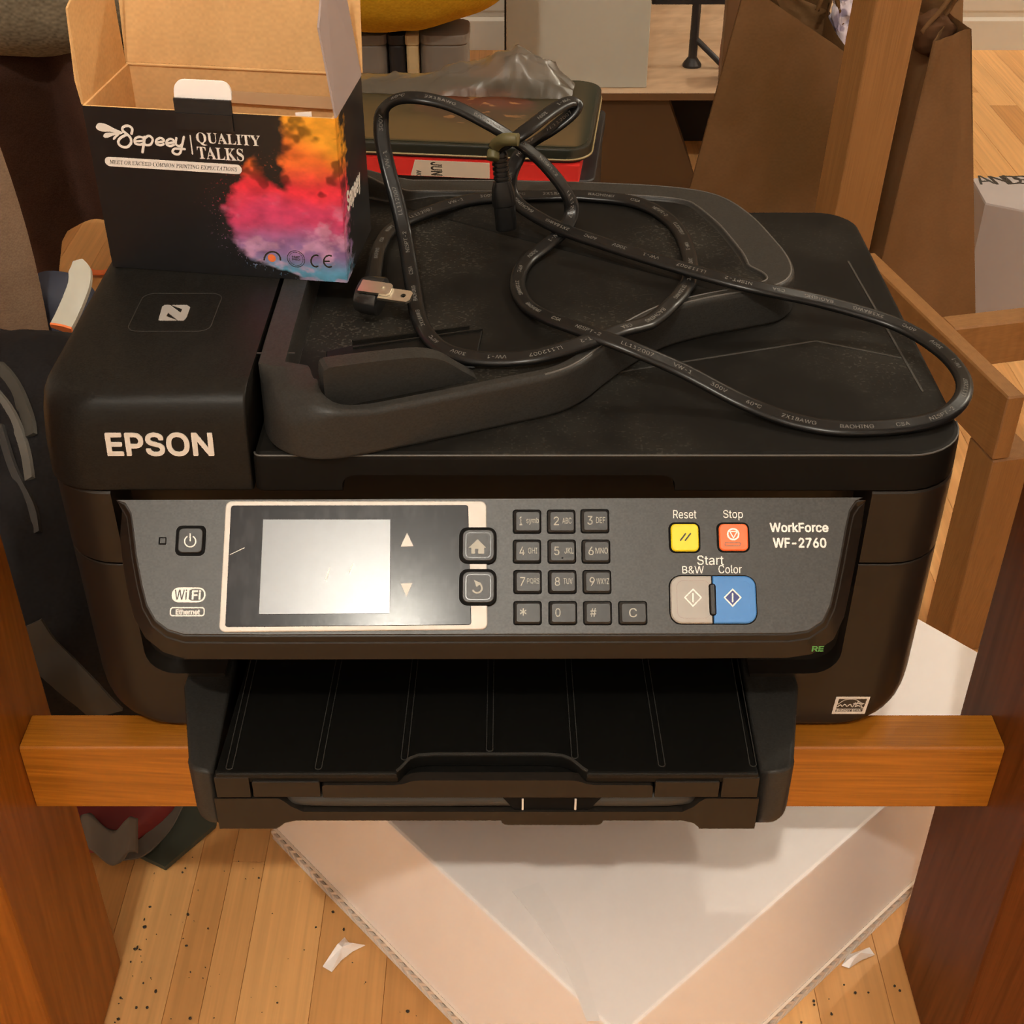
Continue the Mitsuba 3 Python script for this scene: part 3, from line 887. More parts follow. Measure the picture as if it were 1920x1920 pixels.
# green lettering under the panel's lower edge
LF = Frame(CPF.p3(0, s_b - 0.0064, -0.0075), (1, 0, 0), (0, 0, 1))
a, b = LF.px(1521, 1220), LF.px(1545, 1210)
add(CP + '__lettering', LF.put(solid(fit(text2('RE', True), a[0], b[0], a[1], b[1]), 0.0002), 0.0004), 'm_green', False)

# energy label on the body
BF = Frame((0, 0, 0.27), (1, 0, 0), (0, 0, 1))
q = BF.pts((1559, 1338), (1568, 1306), (1632, 1306), (1621, 1338))
o = Polygon(q)
i = Polygon(BF.pts((1566, 1334), (1573, 1310), (1626, 1310), (1616, 1334)))
add(PR + '__energy_label', BF.put(solid(o, 0.0001), 0.0), 'm_inkdark', False)
sc = [o.difference(i), stroke(BF.pts((1571, 1320), (1585, 1312), (1602, 1311), (1616, 1318)), 0.0003), stroke(BF.pts((1570, 1325), (1576, 1321), (1579, 1324), (1584, 1320), (1588, 1324), (1594, 1320), (1598, 1325), (1604, 1317)), 0.00045),
      stroke(BF.pts((1603, 1325), (1609, 1315), (1618, 1327), (1600, 1319), (1620, 1319), (1603, 1325)), 0.00035, False), stroke(BF.pts((1567, 1329), (1617, 1329)), 0.0003, False)]
add(PR + '__energy_label', BF.put(solid(union_all(sc), 0.0001), 0.0001), 'm_silver', False)
a, b = BF.px(1568, 1333.5), BF.px(1614, 1330)
add(PR + '__energy_label', BF.put(solid(fit(text2('ENERGY STAR', True), a[0], b[0], a[1], b[1]), 0.0001), 0.0001), 'm_silver', False)

# ---- paper cassette with the output tray on top
CS = PR + '__paper_cassette'
YF = -0.073


def tilt(m, z_from=0.279):
    """The tray and the tops of its arms rise a little towards the front."""
    v = np.asarray(m.vertices).copy()
    v[:, 2] -= np.where(v[:, 2] > z_from, (v[:, 1] - YF) * 0.12, 0)
    m.vertices = v
    return m


# side arms
for sgn, xb, xf, ib, iff in ((-1, -0.1660, -0.1515, -0.1435, -0.1378), (1, 0.1450, 0.1320, 0.1185, 0.1145)):
    if sgn < 0:
        arm = np.array([(xb, 0.02), (xb, -0.006)] + [(xf + 0.010 * (1 - math.cos(t)) - 0.0005, YF + 0.012 - 0.012 * math.sin(t)) for t in np.linspace(0, math.pi / 2, 7)] + [(iff, YF), (ib, 0.02)])
    else:
        arm = np.array([(ib, 0.02), (iff, YF)] + [(xf - 0.010 * (1 - math.sin(t)) + 0.0005, YF + 0.012 - 0.012 * math.cos(t)) for t in np.linspace(0, math.pi / 2, 7)] + [(xb, -0.006), (xb, 0.02)])
    arm = ccw(arm)
    add(CS + '__side_arm', tilt(loft(arm, [(0.2545, 0.0030), (0.2558, 0.0015), (0.2580, 0.0004), (0.262, 0.0), (0.2905, 0.0), (0.2918, 0.0006), (0.2925, 0.0018)])), 'm_tray', 35)
# output tray deck with a finger notch
xl, xr = -0.1370, 0.1137
notch = [P2 for P2 in ((xr, YF), (xr, 0.18), (xl, 0.18), (xl, YF), (-0.0530, YF), (-0.0515, YF + 0.002), (-0.0480, YF + 0.0085), (-0.0440, YF + 0.0110), (-0.036, YF + 0.0118), (0.016, YF + 0.0118), (0.0235, YF + 0.0108), (0.0280, YF + 0.0080), (0.0325, YF + 0.0020), (0.0345, YF))]
nd = ccw(np.array(notch))
add(PR + '__output_tray', tilt(loft(nd, [(0.2855, 0.0), (0.2912, 0.0), (0.2918, 0.0003), (0.2920, 0.0009)])), 'm_black', 30)
add(PR + '__output_tray__notch_floor', tilt(bevbox(-0.06, 0.042, YF + 0.0006, YF + 0.025, 0.280, 0.2850, 0.001, 0.0004)), 'm_black')
ls = LineString([q for q in notch[4:]][:]).buffer(0.0007)
add(PR + '__output_tray__notch_highlight', tilt(trimesh.Trimesh(**(lambda e: dict(vertices=np.asarray(e.vertices) + [0, 0.0012, 0.2917], faces=e.faces))(solid(ls, 0.0006)), process=False)), 'm_faint', False)  # paler outline paints the highlight on the notch edge
DK = Frame((0, 0, 0.2920), (1, 0, 0), (0, 1, 0))
for p0, p1 in (((466, 1240), (430, 1438)), ((628, 1240), (597, 1438)), ((774, 1240), (758, 1418)), ((920, 1240), (918, 1400)), ((1068, 1240), (1078, 1415)), ((1216, 1240), (1241, 1432)), ((1388, 1260), (1412, 1432))):
    a, b = DK.px(*p0), DK.px(*p1)
    a = b + (a - b) * 1.6
    gl = LineString([a, b]).buffer(0.0017, resolution=5)
    add(PR + '__output_tray__rib', tilt(DK.put(solid(gl.difference(gl.buffer(-0.0004)), 0.0004))), 'm_faint', False)
# front plates of the nested trays
zt, zm, zb = 0.2850, 0.2762, 0.2545
def fx(px, py):
    return at(px, py, y=YF)[0]
segs = [(fx(404, 1470), fx(469, 1470), 0.0, zt + 0.0048), (fx(473, 1470), fx(600, 1470), 0.0003, zt + 0.0016), (fx(1228, 1470), fx(1349, 1470), 0.0003, zt + 0.0016), (fx(1353, 1470), fx(1422, 1470), 0.0, zt + 0.0048)]
for a, b, d, z1 in segs:
    add(CS + '__front_plate', bevbox(a, b, YF - 0.0016 + d, YF + 0.004, zm, z1, 0.0006, 0.0006), 'm_body')
a, b = fx(604, 1470), fx(1224, 1470)
c0, c1 = fx(757, 1470), fx(1100, 1470)
fp = np.array([(a, zm), (b, zm), (b, zt - 0.0016), (b - 0.001, zt - 0.0005), (c1 + 0.004, zt - 0.0004), (c1, zt + 0.0003), (c1 - 0.004, zt + 0.0022), (c1 - 0.008, zt + 0.0027), (c0 + 0.008, zt + 0.0027), (c0 + 0.004, zt + 0.0022), (c0, zt + 0.0003), (c0 - 0.004, zt - 0.0004), (a + 0.001, zt - 0.0005), (a, zt - 0.0016)])
m = stack([np.array([[x, y, z] for x, z in fp]) for y in (YF + 0.004, YF - 0.0012)], flat=fp)
m.fix_normals()
add(CS + '__front_plate', m, 'm_body', 30)
for a, b in ((fx(404, 1450), -0.0530), (0.0345, fx(1422, 1450))):
    add(CS + '__front_rim', bevbox(a, b, YF - 0.0012, YF + 0.003, 0.2885 if a < -0.1 else 0.2885, 0.2917, 0.0008, 0.0008), 'm_speck')
# lower drawer front: groove, cut-away below, tab
a, b = fx(409, 1530), fx(1417, 1530)
g0, g1 = fx(528, 1510), fx(1312, 1510)
lower = [(a, zb), (fx(520, 1560), zb), (fx(527, 1560), zb + 0.0012), (fx(536, 1552), zb + 0.004), (fx(556, 1545), zb + 0.0057), (fx(1278, 1545), zb + 0.0057), (fx(1298, 1552), zb + 0.004), (fx(1307, 1560), zb + 0.0012), (fx(1309, 1560), zb), (b, zb),
         (b, zm - 0.0008), (g1 + 0.002, zm - 0.0008), (g1 - 0.0005, zm - 0.003), (g1 - 0.003, zm - 0.0065), (g1 - 0.008, 0.2663), (g0 + 0.010, 0.2663), (g0 + 0.005, zm - 0.0065), (g0 + 0.002, zm - 0.003), (g0 - 0.0005, zm - 0.0008), (a, zm - 0.0008)]
lp = np.array(lower)
m = stack([np.array([[x, y, z] for x, z in lp]) for y in (YF + 0.012, YF - 0.0012)], flat=lp)
m.fix_normals()
add(CS + '__drawer_front', m, 'm_body', 30)
gx = spline([(g0 + 0.002, YF + 0.010, 0.2705), (g0 + 0.014, YF + 0.0050, 0.2705), (0.0, YF + 0.0050, 0.2705), (g1 - 0.014, YF + 0.0050, 0.2705), (g1 - 0.002, YF + 0.010, 0.2705)], 6)
add(CS + '__groove_bar', tube(gx, 0.0047, 12), 'm_faint', True)
t0, t1 = fx(940, 1545), fx(1130, 1545)
tb = rrect(t0, 0.2562, t1, 0.2612, (0.003, 0.003, 0.0005, 0.0005), 5)
m = stack([np.array([[x, y, z] for x, z in tb]) for y in (YF + 0.010, YF - 0.0004)], flat=tb)
m.fix_normals()
add(CS + '__drawer_tab', m, 'm_body', 30)
w0, w1 = fx(940, 1505), fx(1130, 1505)
tb = np.array([(w0, 0.2758), (w0 + 0.006, 0.2666), (w1 - 0.006, 0.2666), (w1, 0.2758)])
m = stack([np.array([[x, y, z] for x, z in tb]) for y in (YF + 0.004, YF + 0.0001)], flat=tb)
m.fix_normals()
add(CS + '__catch_window', m, 'm_slot', False)
for px in (980, 1079):
    x = fx(px, 1505)
    add(CS + '__catch_pin', bevbox(x - 0.0005, x + 0.0005, YF - 0.0006, YF + 0.0002, 0.2668, 0.2742, 0.0002, 0.0001), 'm_silver')
# drawer body behind the front, and its floor
add(CS + '__drawer_body', tilt(bevbox(xl, xr, YF + 0.012, 0.10, 0.2575, 0.2845, 0.002, 0.001)), 'm_black')

# ------------------------------------------------------------------ ink box, open, on the printer
BX = 'ink_box'
thing(BX, 'small open black cardboard box with a colour powder splash, standing on the printer', 'box')
yaw = math.radians(-8.5)
yaw2 = math.radians(-5.5)
bex, bey = np.array([math.cos(yaw), math.sin(yaw), 0]), np.array([-math.sin(yaw2), math.cos(yaw2), 0])
B0 = np.array([-0.2068, 0.1335, 0.4477])
FFr = Frame(B0, bex, (0, 0, 1))
BW, BH, BD, TH = 0.1245, 0.0845, 0.066, 0.0012


def bpt(u, d, h):
    return B0 + u * bex + d * bey + h * np.array([0, 0, 1.0])


def sheet(poly, d):
    """A flat board: corner points and its thickness vector."""
    return prism(poly, d)


m = sheet([bpt(0, 0, 0), bpt(BW, 0, 0), bpt(BW, 0, BH), bpt(0, 0, BH)], TH * bey)
# printed skin with its own coordinates, wrapped round the right corner
add(BX + '__front_wall', m, 'm_kraft', False)
fv = np.array([bpt(0, -0.0003, 0), bpt(BW, -0.0003, 0), bpt(BW, -0.0003, BH), bpt(0, -0.0003, BH), bpt(0, 0, 0), bpt(BW, 0, 0), bpt(BW, 0, BH), bpt(0, 0, BH)])
fuv = np.array([(0, 0), (1, 0), (1, 1), (0, 1)] * 2, float)
ff = np.array([(0, 1, 2), (0, 2, 3), (4, 6, 5), (4, 7, 6), (0, 4, 5), (0, 5, 1), (1, 5, 6), (1, 6, 2), (2, 6, 7), (2, 7, 3), (3, 7, 4), (3, 4, 0)])
add(BX + '__printed_front', trimesh.Trimesh(fv, ff, process=False), 'm_box_art', False, uv=fuv)
add(BX + '__side_wall', sheet([bpt(BW, 0, 0), bpt(BW, BD, 0), bpt(BW, BD, BH), bpt(BW, 0, BH)], -TH * bex), 'm_kraft', False)
fv = np.array([bpt(BW + 0.0003, 0, 0), bpt(BW + 0.0003, BD, 0), bpt(BW + 0.0003, BD, BH), bpt(BW + 0.0003, 0, BH), bpt(BW, 0, 0), bpt(BW, BD, 0), bpt(BW, BD, BH), bpt(BW, 0, BH)])
fuv = np.array([(1, 0), (1 + BD / BW, 0), (1 + BD / BW, 1), (1, 1)] * 2, float)
add(BX + '__printed_side', trimesh.Trimesh(fv, ff, process=False), 'm_box_art', False, uv=fuv)
add(BX + '__side_wall', sheet([bpt(0, TH, 0), bpt(0, BD, 0), bpt(0, BD, BH), bpt(0, TH, BH)], TH * bex), 'm_kraft', False)
add(BX + '__back_wall', sheet([bpt(TH, BD, 0), bpt(BW - TH, BD, 0), bpt(BW - TH, BD, BH), bpt(TH, BD, BH)], -TH * bey), 'm_kraft', False)
add(BX + '__bottom', sheet([bpt(0, 0, 0), bpt(BW, 0, 0), bpt(BW, BD, 0), bpt(0, BD, 0)], (0, 0, TH)), 'm_kraft', False)
# lid flap leaning up and back from the back wall
lt = 0.16
up = np.array([0, 0, 1.0]) * math.cos(lt) + bey * math.sin(lt)
add(BX + '__lid_flap', sheet([bpt(-0.001, BD, BH + 0.0005), bpt(BW + 0.001, BD, BH + 0.0005), bpt(BW + 0.001, BD, BH + 0.0005) + 0.068 * up, bpt(-0.001, BD, BH + 0.0005) + 0.068 * up], TH * np.cross(bex, up) * -1), 'm_kraft', False)
cr = [bpt(0, BD - 0.0012, BH), bpt(BW, BD - 0.0012, BH)]
add(BX + '__crease', tube(spline(cr, 3), 0.0009, 6), 'm_kraft', True)
# left flap: opened upwards, kraft side in view
lf = [bpt(0, 0.0015, BH), bpt(0, BD - 0.002, BH), bpt(0.0012, BD - 0.006, BH + 0.02), bpt(0.0035, BD - 0.012, BH + 0.055), bpt(0.0028, 0.030, BH + 0.058), bpt(0.0012, 0.0015, BH + 0.045), bpt(-0.0008, 0.0005, BH + 0.012)]
add(BX + '__side_flap', sheet(lf, -0.001 * bex), 'm_kraft', False)
# right flap: stands up leaning inwards, its visible side coloured grey
rf = [bpt(BW, 0.001, BH), bpt(BW, BD - 0.002, BH), bpt(BW - 0.004, BD - 0.014, BH + 0.055), bpt(BW - 0.007, 0.030, BH + 0.060), bpt(BW - 0.006, 0.006, BH + 0.040)]
add(BX + '__side_flap', sheet(rf, 0.001 * bex), 'm_flapgrey', False)
note(BX + '__side_flap_001', 'grey flap')
# locking tab standing in front of the front wall
a, b = FFr.px(334, 240), FFr.px(436, 211)
add(BX + '__locking_tab', FFr.put(loft(rrect(a[0], a[1], b[0], b[1] - 0.001, 0.0006, 3), [(0.0004, 0), (0.0016, 0)])), 'm_box_black', False)
tw = b[0] - a[0]
t1 = stack([np.array([FFr.p3(a[0] + u * tw, b[1] - 0.001 + h, 0.001 - e) for u, h in ((0, 0), (1, 0), (1, 0.0068), (0, 0.0068))]) for e in (0.0, 0.0012)], flat=np.array([(0, 0), (1, 0), (1, 1), (0, 1.0)]))
t1.fix_normals()
add(BX + '__locking_tab__fold', t1, 'm_crate', False)
tipp = rrect(a[0], b[1] + 0.0055, b[0], b[1] + 0.0136, (0.0005, 0.0005, 0.005, 0.005), 5)
tip = FFr.put(loft(tipp, [(-0.0006, 0), (0.0006, 0)]))
tip.vertices += np.outer((np.asarray(tip.vertices)[:, 2] - B0[2] - BH) * 0.25, bey)
add(BX + '__locking_tab__tip', tip, 'm_white', False)
note(BX + '__locking_tab__tip', 'white tip')
# strip of clear tape inside the back wall, a scrap of paper
add(BX + '__tape', sheet([bpt(0.045, BD - 0.0035, BH - 0.017), bpt(BW - 0.003, BD - 0.0035, BH - 0.018), bpt(BW - 0.003, BD - 0.0025, BH - 0.012), bpt(0.045, BD - 0.0025, BH - 0.011)], 0.0002 * bey), 'm_clear', False)
add(BX + '__paper_scrap', sheet([bpt(BW - 0.0195, 0.003, BH - 0.01), bpt(BW - 0.0115, 0.003, BH - 0.01), bpt(BW - 0.0115, 0.003, BH + 0.0018), bpt(BW - 0.0195, 0.003, BH + 0.0008)], 0.0003 * bey), 'm_white', False)


def crop(cx, cy):
    return FFr.px(160 + cx / 3.692, 200 + cy / 3.692)


def cs(pts, w, smooth=True, closed=False):
    return stroke(np.array([crop(*p) for p in pts]), w / 3.692 * 0.000281, smooth, closed)


def bput(geo, mat, name, z=0.0003):
    return add(BX + '__' + name, FFr.put(solid(geo, 0.00015), z), mat, False)


def loop_e(x0, x1, y0, y1):
    xm, ym = (x0 + x1) / 2, (y0 + y1) / 2
    return [(x0 + 10, ym + 4), (xm, ym + 3), (x1 - 8, ym - 3), (x1 - 10, y0 + 16), (xm + 2, y0 + 7), (x0 + 13, y0 + 18), (x0 + 7, ym + 4), (x0 + 14, y1 - 14), (xm + 4, y1 - 7), (x1 - 8, y1 - 15)]


script = [cs([(322, 185), (326, 150), (295, 130), (262, 142), (262, 165), (290, 188), (315, 215), (318, 250), (290, 278), (250, 272), (230, 245), (245, 215), (290, 190)], 17),
          cs(loop_e(336, 414, 200, 268), 15), cs(loop_e(484, 552, 208, 272), 15), cs(loop_e(556, 622, 214, 278), 15),
          cs([(412, 208), (408, 250), (398, 312)], 17), cs([(410, 222), (440, 200), (468, 222), (455, 258), (425, 264), (408, 250)], 15),
          cs([(632, 216), (628, 255), (650, 272), (672, 258)], 15), cs([(684, 208), (672, 262), (658, 318), (632, 328), (606, 312), (618, 290), (650, 290), (690, 292)], 15)]
drops = [Polygon(spline([crop(*p) for p in ((75, 135), (95, 112), (140, 118), (200, 148), (262, 178), (230, 190), (180, 172), (120, 170), (85, 155))], 5, True)),
         Polygon(spline([crop(*p) for p in ((126, 200), (140, 182), (180, 178), (235, 190), (195, 198), (160, 212), (135, 212))], 5, True)),
         Polygon(spline([crop(*p) for p in ((192, 222), (205, 200), (238, 190), (220, 210), (204, 226))], 5, True))]
bput(union_all(script + [d.buffer(0) for d in drops]), 'm_print', 'brand_lettering')
bput(cs([(727, 198), (744, 326)], 8, False), 'm_print', 'divider_line')
for t, q in (('QUALITY', ((776, 198), (1208, 270))), ('TALKS', ((784, 290), (1092, 358)))):
    a, b = crop(q[0][0], q[1][1] - (0 if t == 'TALKS' else 6)), crop(q[1][0], q[0][1])
    bput(fit(text2(t, False, 'serif'), a[0], b[0], a[1], b[1]), 'm_print', 'lettering')
a, b = crop(142, 405), crop(1080, 405)
ang = math.atan2(crop(1080, 430)[1] - crop(142, 378)[1], b[0] - a[0])
c0, c1 = crop(170, 378), crop(1052, 432)
bput(LineString([c0, c1]).buffer(0.0024, resolution=8), 'm_print', 'slogan_band')
tx = text2('MEET OR EXCEED COMMON PRINTING EXPECTATIONS', False, 'serif_italic')
Ls = np.linalg.norm(c1 - c0)
g = fit(tx, 0, Ls, -0.0010, 0.0010)
g = affinity.translate(affinity.rotate(g, math.degrees(math.atan2(c1[1] - c0[1], c1[0] - c0[0])), origin=(0, 0)), *c0)
bput(g, 'm_inkdark', 'slogan_lettering', 0.00045)
# small marks at the foot
arc = [(1296 + 56 * math.cos(t), 1058 - 56 * math.sin(t)) for t in np.linspace(0.0, math.pi, 14)]
bput(cs(arc, 11), 'm_inkdark', 'gauge_mark')
bput(Point(crop(1292, 1046)).buffer(0.0021), 'm_orange', 'gauge_mark')
bput(cs([(1284, 1042), (1293, 1056), (1308, 1036)], 7, False), 'm_red', 'gauge_mark', 0.00045)
c = crop(1460, 1052)
bput(union_all([Point(c).buffer(0.0046).difference(Point(c).buffer(0.0043)), Point(c).buffer(0.0037).difference(Point(c).buffer(0.0035))]), 'm_inkdark', 'seal_mark')
for t, dy in (('FAST', 0.0005), ('PRO', -0.0009)):
    bput(fit(text2(t, True), c[0] - 0.0020, c[0] + 0.0020, c[1] + dy, c[1] + dy + 0.0011), 'm_inkdark', 'seal_mark')
arc = [(1612, 1030)] + [(1598 + 34 * math.cos(t), 1066 - 40 * math.sin(t)) for t in np.linspace(1.2, 2 * math.pi - 1.2, 14)]
bput(cs(arc[1:], 10), 'm_inkdark', 'conformity_mark')
arc = [(1690 + 38 * math.cos(t), 1068 - 40 * math.sin(t)) for t in np.linspace(1.2, 2 * math.pi - 1.2, 14)]
bput(union_all([cs(arc, 10), cs([(1655, 1068), (1690, 1068)], 9, False)]), 'm_inkdark', 'conformity_mark')
SFr = Frame(bpt(BW + 0.0003, 0, 0), bey, (0, 0, 1))
a, b = SFr.px(658, 425), SFr.px(683, 378)
sg = fit(text2('Sepeey', True), 0.012, 0.046, 0.030, 0.043)
add(BX + '__lettering', SFr.put(solid(sg, 0.00015), 0.0001), 'm_print', False)

# ------------------------------------------------------------------ power cord
CD = 'power_cord'
thing(CD, 'black flat two-wire power cord lying in loops over the printer', 'power cord')
TZ, LZ = 0.4385, 0.4225       # lying on the tray's floor or rim, and on the lid


def cp(px, py, z):
    return at(px, py, z=z)


cord = [cp(936, 282, 0.488), cp(952, 268, 0.494), cp(985, 246, 0.500), cp(1035, 208, 0.504), cp(1066, 192, 0.505), cp(1080, 196, 0.503), cp(1068, 216, 0.498), cp(1030, 246, 0.490), cp(985, 278, 0.478), cp(966, 306, 0.470), cp(956, 335, 0.463),
        cp(960, 366, 0.456), cp(984, 392, 0.452), cp(1040, 424, 0.449), cp(1110, 450, 0.448), cp(1250, 494, 0.447), cp(1400, 536, 0.444), cp(1550, 568, 0.436), cp(1680, 608, 0.429), cp(1760, 655, 0.4265), cp(1802, 702, 0.4265), cp(1806, 742, 0.4265), cp(1776, 775, 0.4245),
        cp(1720, 795, 0.4225), cp(1640, 804, 0.4222), cp(1560, 803, 0.4222), cp(1480, 787, 0.4225), cp(1390, 752, 0.425), cp(1280, 695, 0.434), cp(1180, 652, 0.443), cp(1100, 622, 0.446), cp(1030, 597, 0.443), cp(988, 572, 0.4395), cp(970, 535, 0.4385), cp(985, 494, 0.4388), cp(1025, 460, 0.442), cp(1058, 430, 0.447),
        cp(1072, 396, 0.454), cp(1060, 358, 0.465), cp(1020, 308, 0.480), cp(975, 270, 0.492), cp(915, 232, 0.504), cp(850, 199, 0.513), cp(790, 184, 0.517), cp(745, 186, 0.515), cp(719, 208, 0.508), cp(715, 250, 0.497), cp(726, 310, 0.482), cp(745, 380, 0.466), cp(760, 450, 0.452), cp(773, 530, 0.4415),
        cp(786, 598, 0.440), cp(814, 642, 0.4395), cp(860, 666, 0.440), cp(930, 674, 0.441), cp(1010, 668, 0.443), cp(1090, 654, 0.4415), cp(1180, 628, 0.4395), cp(1255, 590, 0.4385), cp(1290, 540, 0.4385), cp(1290, 485, 0.4385), cp(1262, 430, 0.4385), cp(1200, 392, 0.4385), cp(1110, 378, 0.4385), cp(1000, 377, 0.4385),
        cp(900, 382, 0.4385), cp(800, 402, 0.4385), cp(736, 428, 0.4385), cp(711, 465, 0.441), cp(703, 500, 0.4435), cp(699, 528, 0.4455)]
path = spline(cord, 10)


def top_z(meshes, pts):
    """Height of the uppermost surface above each point."""
    z = np.full(len(pts), -1.0)
    for m in meshes:
        v, f = np.asarray(m.vertices), np.asarray(m.faces)
        a, b, c = (v[f[:, i]] for i in range(3))
        d = (b[:, 1] - c[:, 1]) * (a[:, 0] - c[:, 0]) + (c[:, 0] - b[:, 0]) * (a[:, 1] - c[:, 1])
        good = np.abs(d) > 1e-12
        d = np.where(good, d, 1.0)
        for i, p in enumerate(pts):
            l0 = ((b[:, 1] - c[:, 1]) * (p[0] - c[:, 0]) + (c[:, 0] - b[:, 0]) * (p[1] - c[:, 1])) / d
            l1 = ((c[:, 1] - a[:, 1]) * (p[0] - c[:, 0]) + (a[:, 0] - c[:, 0]) * (p[1] - c[:, 1])) / d
            ok = good & (l0 >= 0) & (l1 >= 0) & (l0 + l1 <= 1)
            if ok.any():
                z[i] = max(z[i], (l0 * a[:, 2] + l1 * b[:, 2] + (1 - l0 - l1) * c[:, 2])[ok].max())
    return z


floor_z = np.max([top_z((tray, lid, guide_mesh), path + o) for o in ([0, 0, 0], [0.0035, 0, 0], [-0.0035, 0, 0], [0, 0.0035, 0], [0, -0.0035, 0])], axis=0)
need = np.maximum(floor_z + 0.0030 - path[:, 2], 0)
need = np.maximum.reduce([np.roll(need, k) * (1 - abs(k) / 9) for k in range(-8, 9)])
path[:, 2] += need
cw, ch = 0.0042, 0.0020
sec = []
for k in range(20):
    a = 2 * math.pi * k / 20
    sec.append((cw * math.copysign(abs(math.cos(a)) ** 0.75, math.cos(a)), ch * math.copysign(abs(math.sin(a)) ** 0.8, math.sin(a)) - 0.00035 * max(0, 1 - abs(math.cos(a)) * 4) * math.copysign(1, math.sin(a))))
CUP = np.array([0, -0.35, 0.94])
add(CD + '__cable', sweep(path, np.array(sec), CUP), 'm_cable', 50)
# printed legend along the cable
seg = np.linalg.norm(np.diff(path, axis=0), axis=1)
S = np.concatenate([[0], np.cumsum(seg)])
tt = np.gradient(path, axis=0)
tt /= np.linalg.norm(tt, axis=1, keepdims=True)
ss = np.cross(tt, CUP)
ss /= np.linalg.norm(ss, axis=1, keepdims=True)
ww = np.cross(ss, tt)


def along(s):
    f = lambda a: np.stack([np.interp(s, S, a[:, k]) for k in range(3)], 1)
    return f(path), f(ss), f(ww)


WORDS = ['BAOHING', 'CSA', 'NISPT-2', 'LL112007', 'VW-1', '300V', '60°C', '2X18AWG']
pos, wi = S[-1] - 0.03, 0
while pos > 0.03:
    wd = WORDS[wi % len(WORDS)]
    g = text2(wd)
    b = g.bounds
    w = (b[2] - b[0]) * 0.0021 * 1.15
    if pos - w < 0.03:
        break
    m = solid(affinity.affine_transform(g, [0.0021 * 1.15, 0, 0, 0.0021, -b[0] * 0.0021 * 1.15, -0.00115]), 0.00012)
    v = np.asarray(m.vertices)
    p, s_, w_ = along(pos - v[:, 0])
    # the legend runs against the cable, so its upright is the negative of the cable's side
    m.vertices = p + s_ * v[:, 1:2] + w_ * (ch * 0.99 - 0.00018 + v[:, 2:] - 0.0001 * (np.abs(v[:, 1:2]) > 0.0009))
    add(CD + '__legend', m, 'm_mark', False)
    pos -= w + 0.0105
    wi += 1
# appliance connector (two holes) with its ribbed neck
ct, cb = cp(936, 284, 0.487), cp(950, 430, 0.4438)
ax = (cb - ct) / np.linalg.norm(cb - ct)
LC = np.linalg.norm(cb - ct)
side = np.cross(ax, CUP)
side /= np.linalg.norm(side)
CF = np.cross(side, ax)


def oval(a, b, n=24):
    t = np.arange(n) * 2 * np.pi / n
    return np.column_stack([a * np.sign(np.cos(t)) * np.abs(np.cos(t)) ** 0.7, b * np.sin(t)])


def bodyof(levels, o, ax, side, nrm):
    rings = [o + ax * h + oval(a, b)[:, :1] * side + oval(a, b)[:, 1:] * nrm for h, a, b in levels]
    m = stack(rings, flat=oval(1, 1))
    m.fix_normals()
    return m


lv = [(-0.001, 0.0036, 0.0022)]
for k in range(6):
    h = 0.0005 + k * 0.0026
    lv += [(h, 0.0044, 0.0032), (h + 0.0014, 0.0045, 0.0033), (h + 0.0015, 0.0036, 0.0026), (h + 0.0025, 0.0036, 0.0026)]
lv += [(0.0165, 0.0046, 0.0034)]
add(CD + '__strain_relief', bodyof(lv, ct, ax, side, CF), 'm_cable', 30)
lv = [(0.016, 0.0046, 0.0034), (0.020, 0.0060, 0.0042), (0.026, 0.0066, 0.0046), (LC - 0.014, 0.0066, 0.0046), (LC - 0.0135, 0.0060, 0.0040), (LC - 0.001, 0.0060, 0.0040), (LC, 0.0056, 0.0036)]
add(CD + '__connector', bodyof(lv, ct, ax, side, CF), 'm_cable', 35)
for sgn in (-1, 1):
    h = trimesh.creation.cylinder(0.0013, 0.003, sections=14)
    M = np.eye(4)
    M[:3, :3] = np.column_stack([side, CF, ax])
    M[:3, 3] = cb + side * sgn * 0.0030 - ax * 0.0012
    h.apply_transform(M)
    add(CD + '__connector__hole', h, 'm_slot', False)
# paper wrap tie round the coil's crossing
add(CD + '__tie', tube(spline([cp(924, 300, 0.486), cp(928, 275, 0.492), cp(945, 262, 0.499), cp(972, 262, 0.500)], 6), 0.0034, 10), 'm_olive', True)
# wall plug with two flat blades
p0 = cp(693, 553, 0.4465)
pd = np.array([0.955, -0.29, 0.0])
pd /= np.linalg.norm(pd)
pn = np.array([0.0, -0.30, 0.954])
psd = np.cross(pd, pn)
psd /= np.linalg.norm(psd)
pn = np.cross(psd, pd)
lv = [(-0.0042, 0.0070, 0.0050), (-0.0030, 0.0095, 0.0064), (0.000, 0.0108, 0.0070), (0.006, 0.0112, 0.0072), (0.0085, 0.0110, 0.0070), (0.0090, 0.0102, 0.0064)]
add(CD + '__plug', bodyof(lv, p0 - pd * 0.002, pd, psd, pn), 'm_gloss_black', 35)
for q, L, zb_ in (((690, 540), 0.0125, 0.4525), ((727, 554), 0.0125, 0.4505)):
    o = at(*q, z=zb_)
    fr = Frame(o, pd, np.cross(pn, pd))
    bl = Polygon(spline(np.array([(-0.004, -0.0040), (L - 0.0015, -0.0040), (L, -0.0026), (L, 0.0026), (L - 0.0015, 0.0040), (-0.004, 0.0040)]), 1, True)).difference(Point(L - 0.0042, 0).buffer(0.0013))
    add(CD + '__blade', fr.put(solid(bl, 0.0014)), 'm_steel', False)

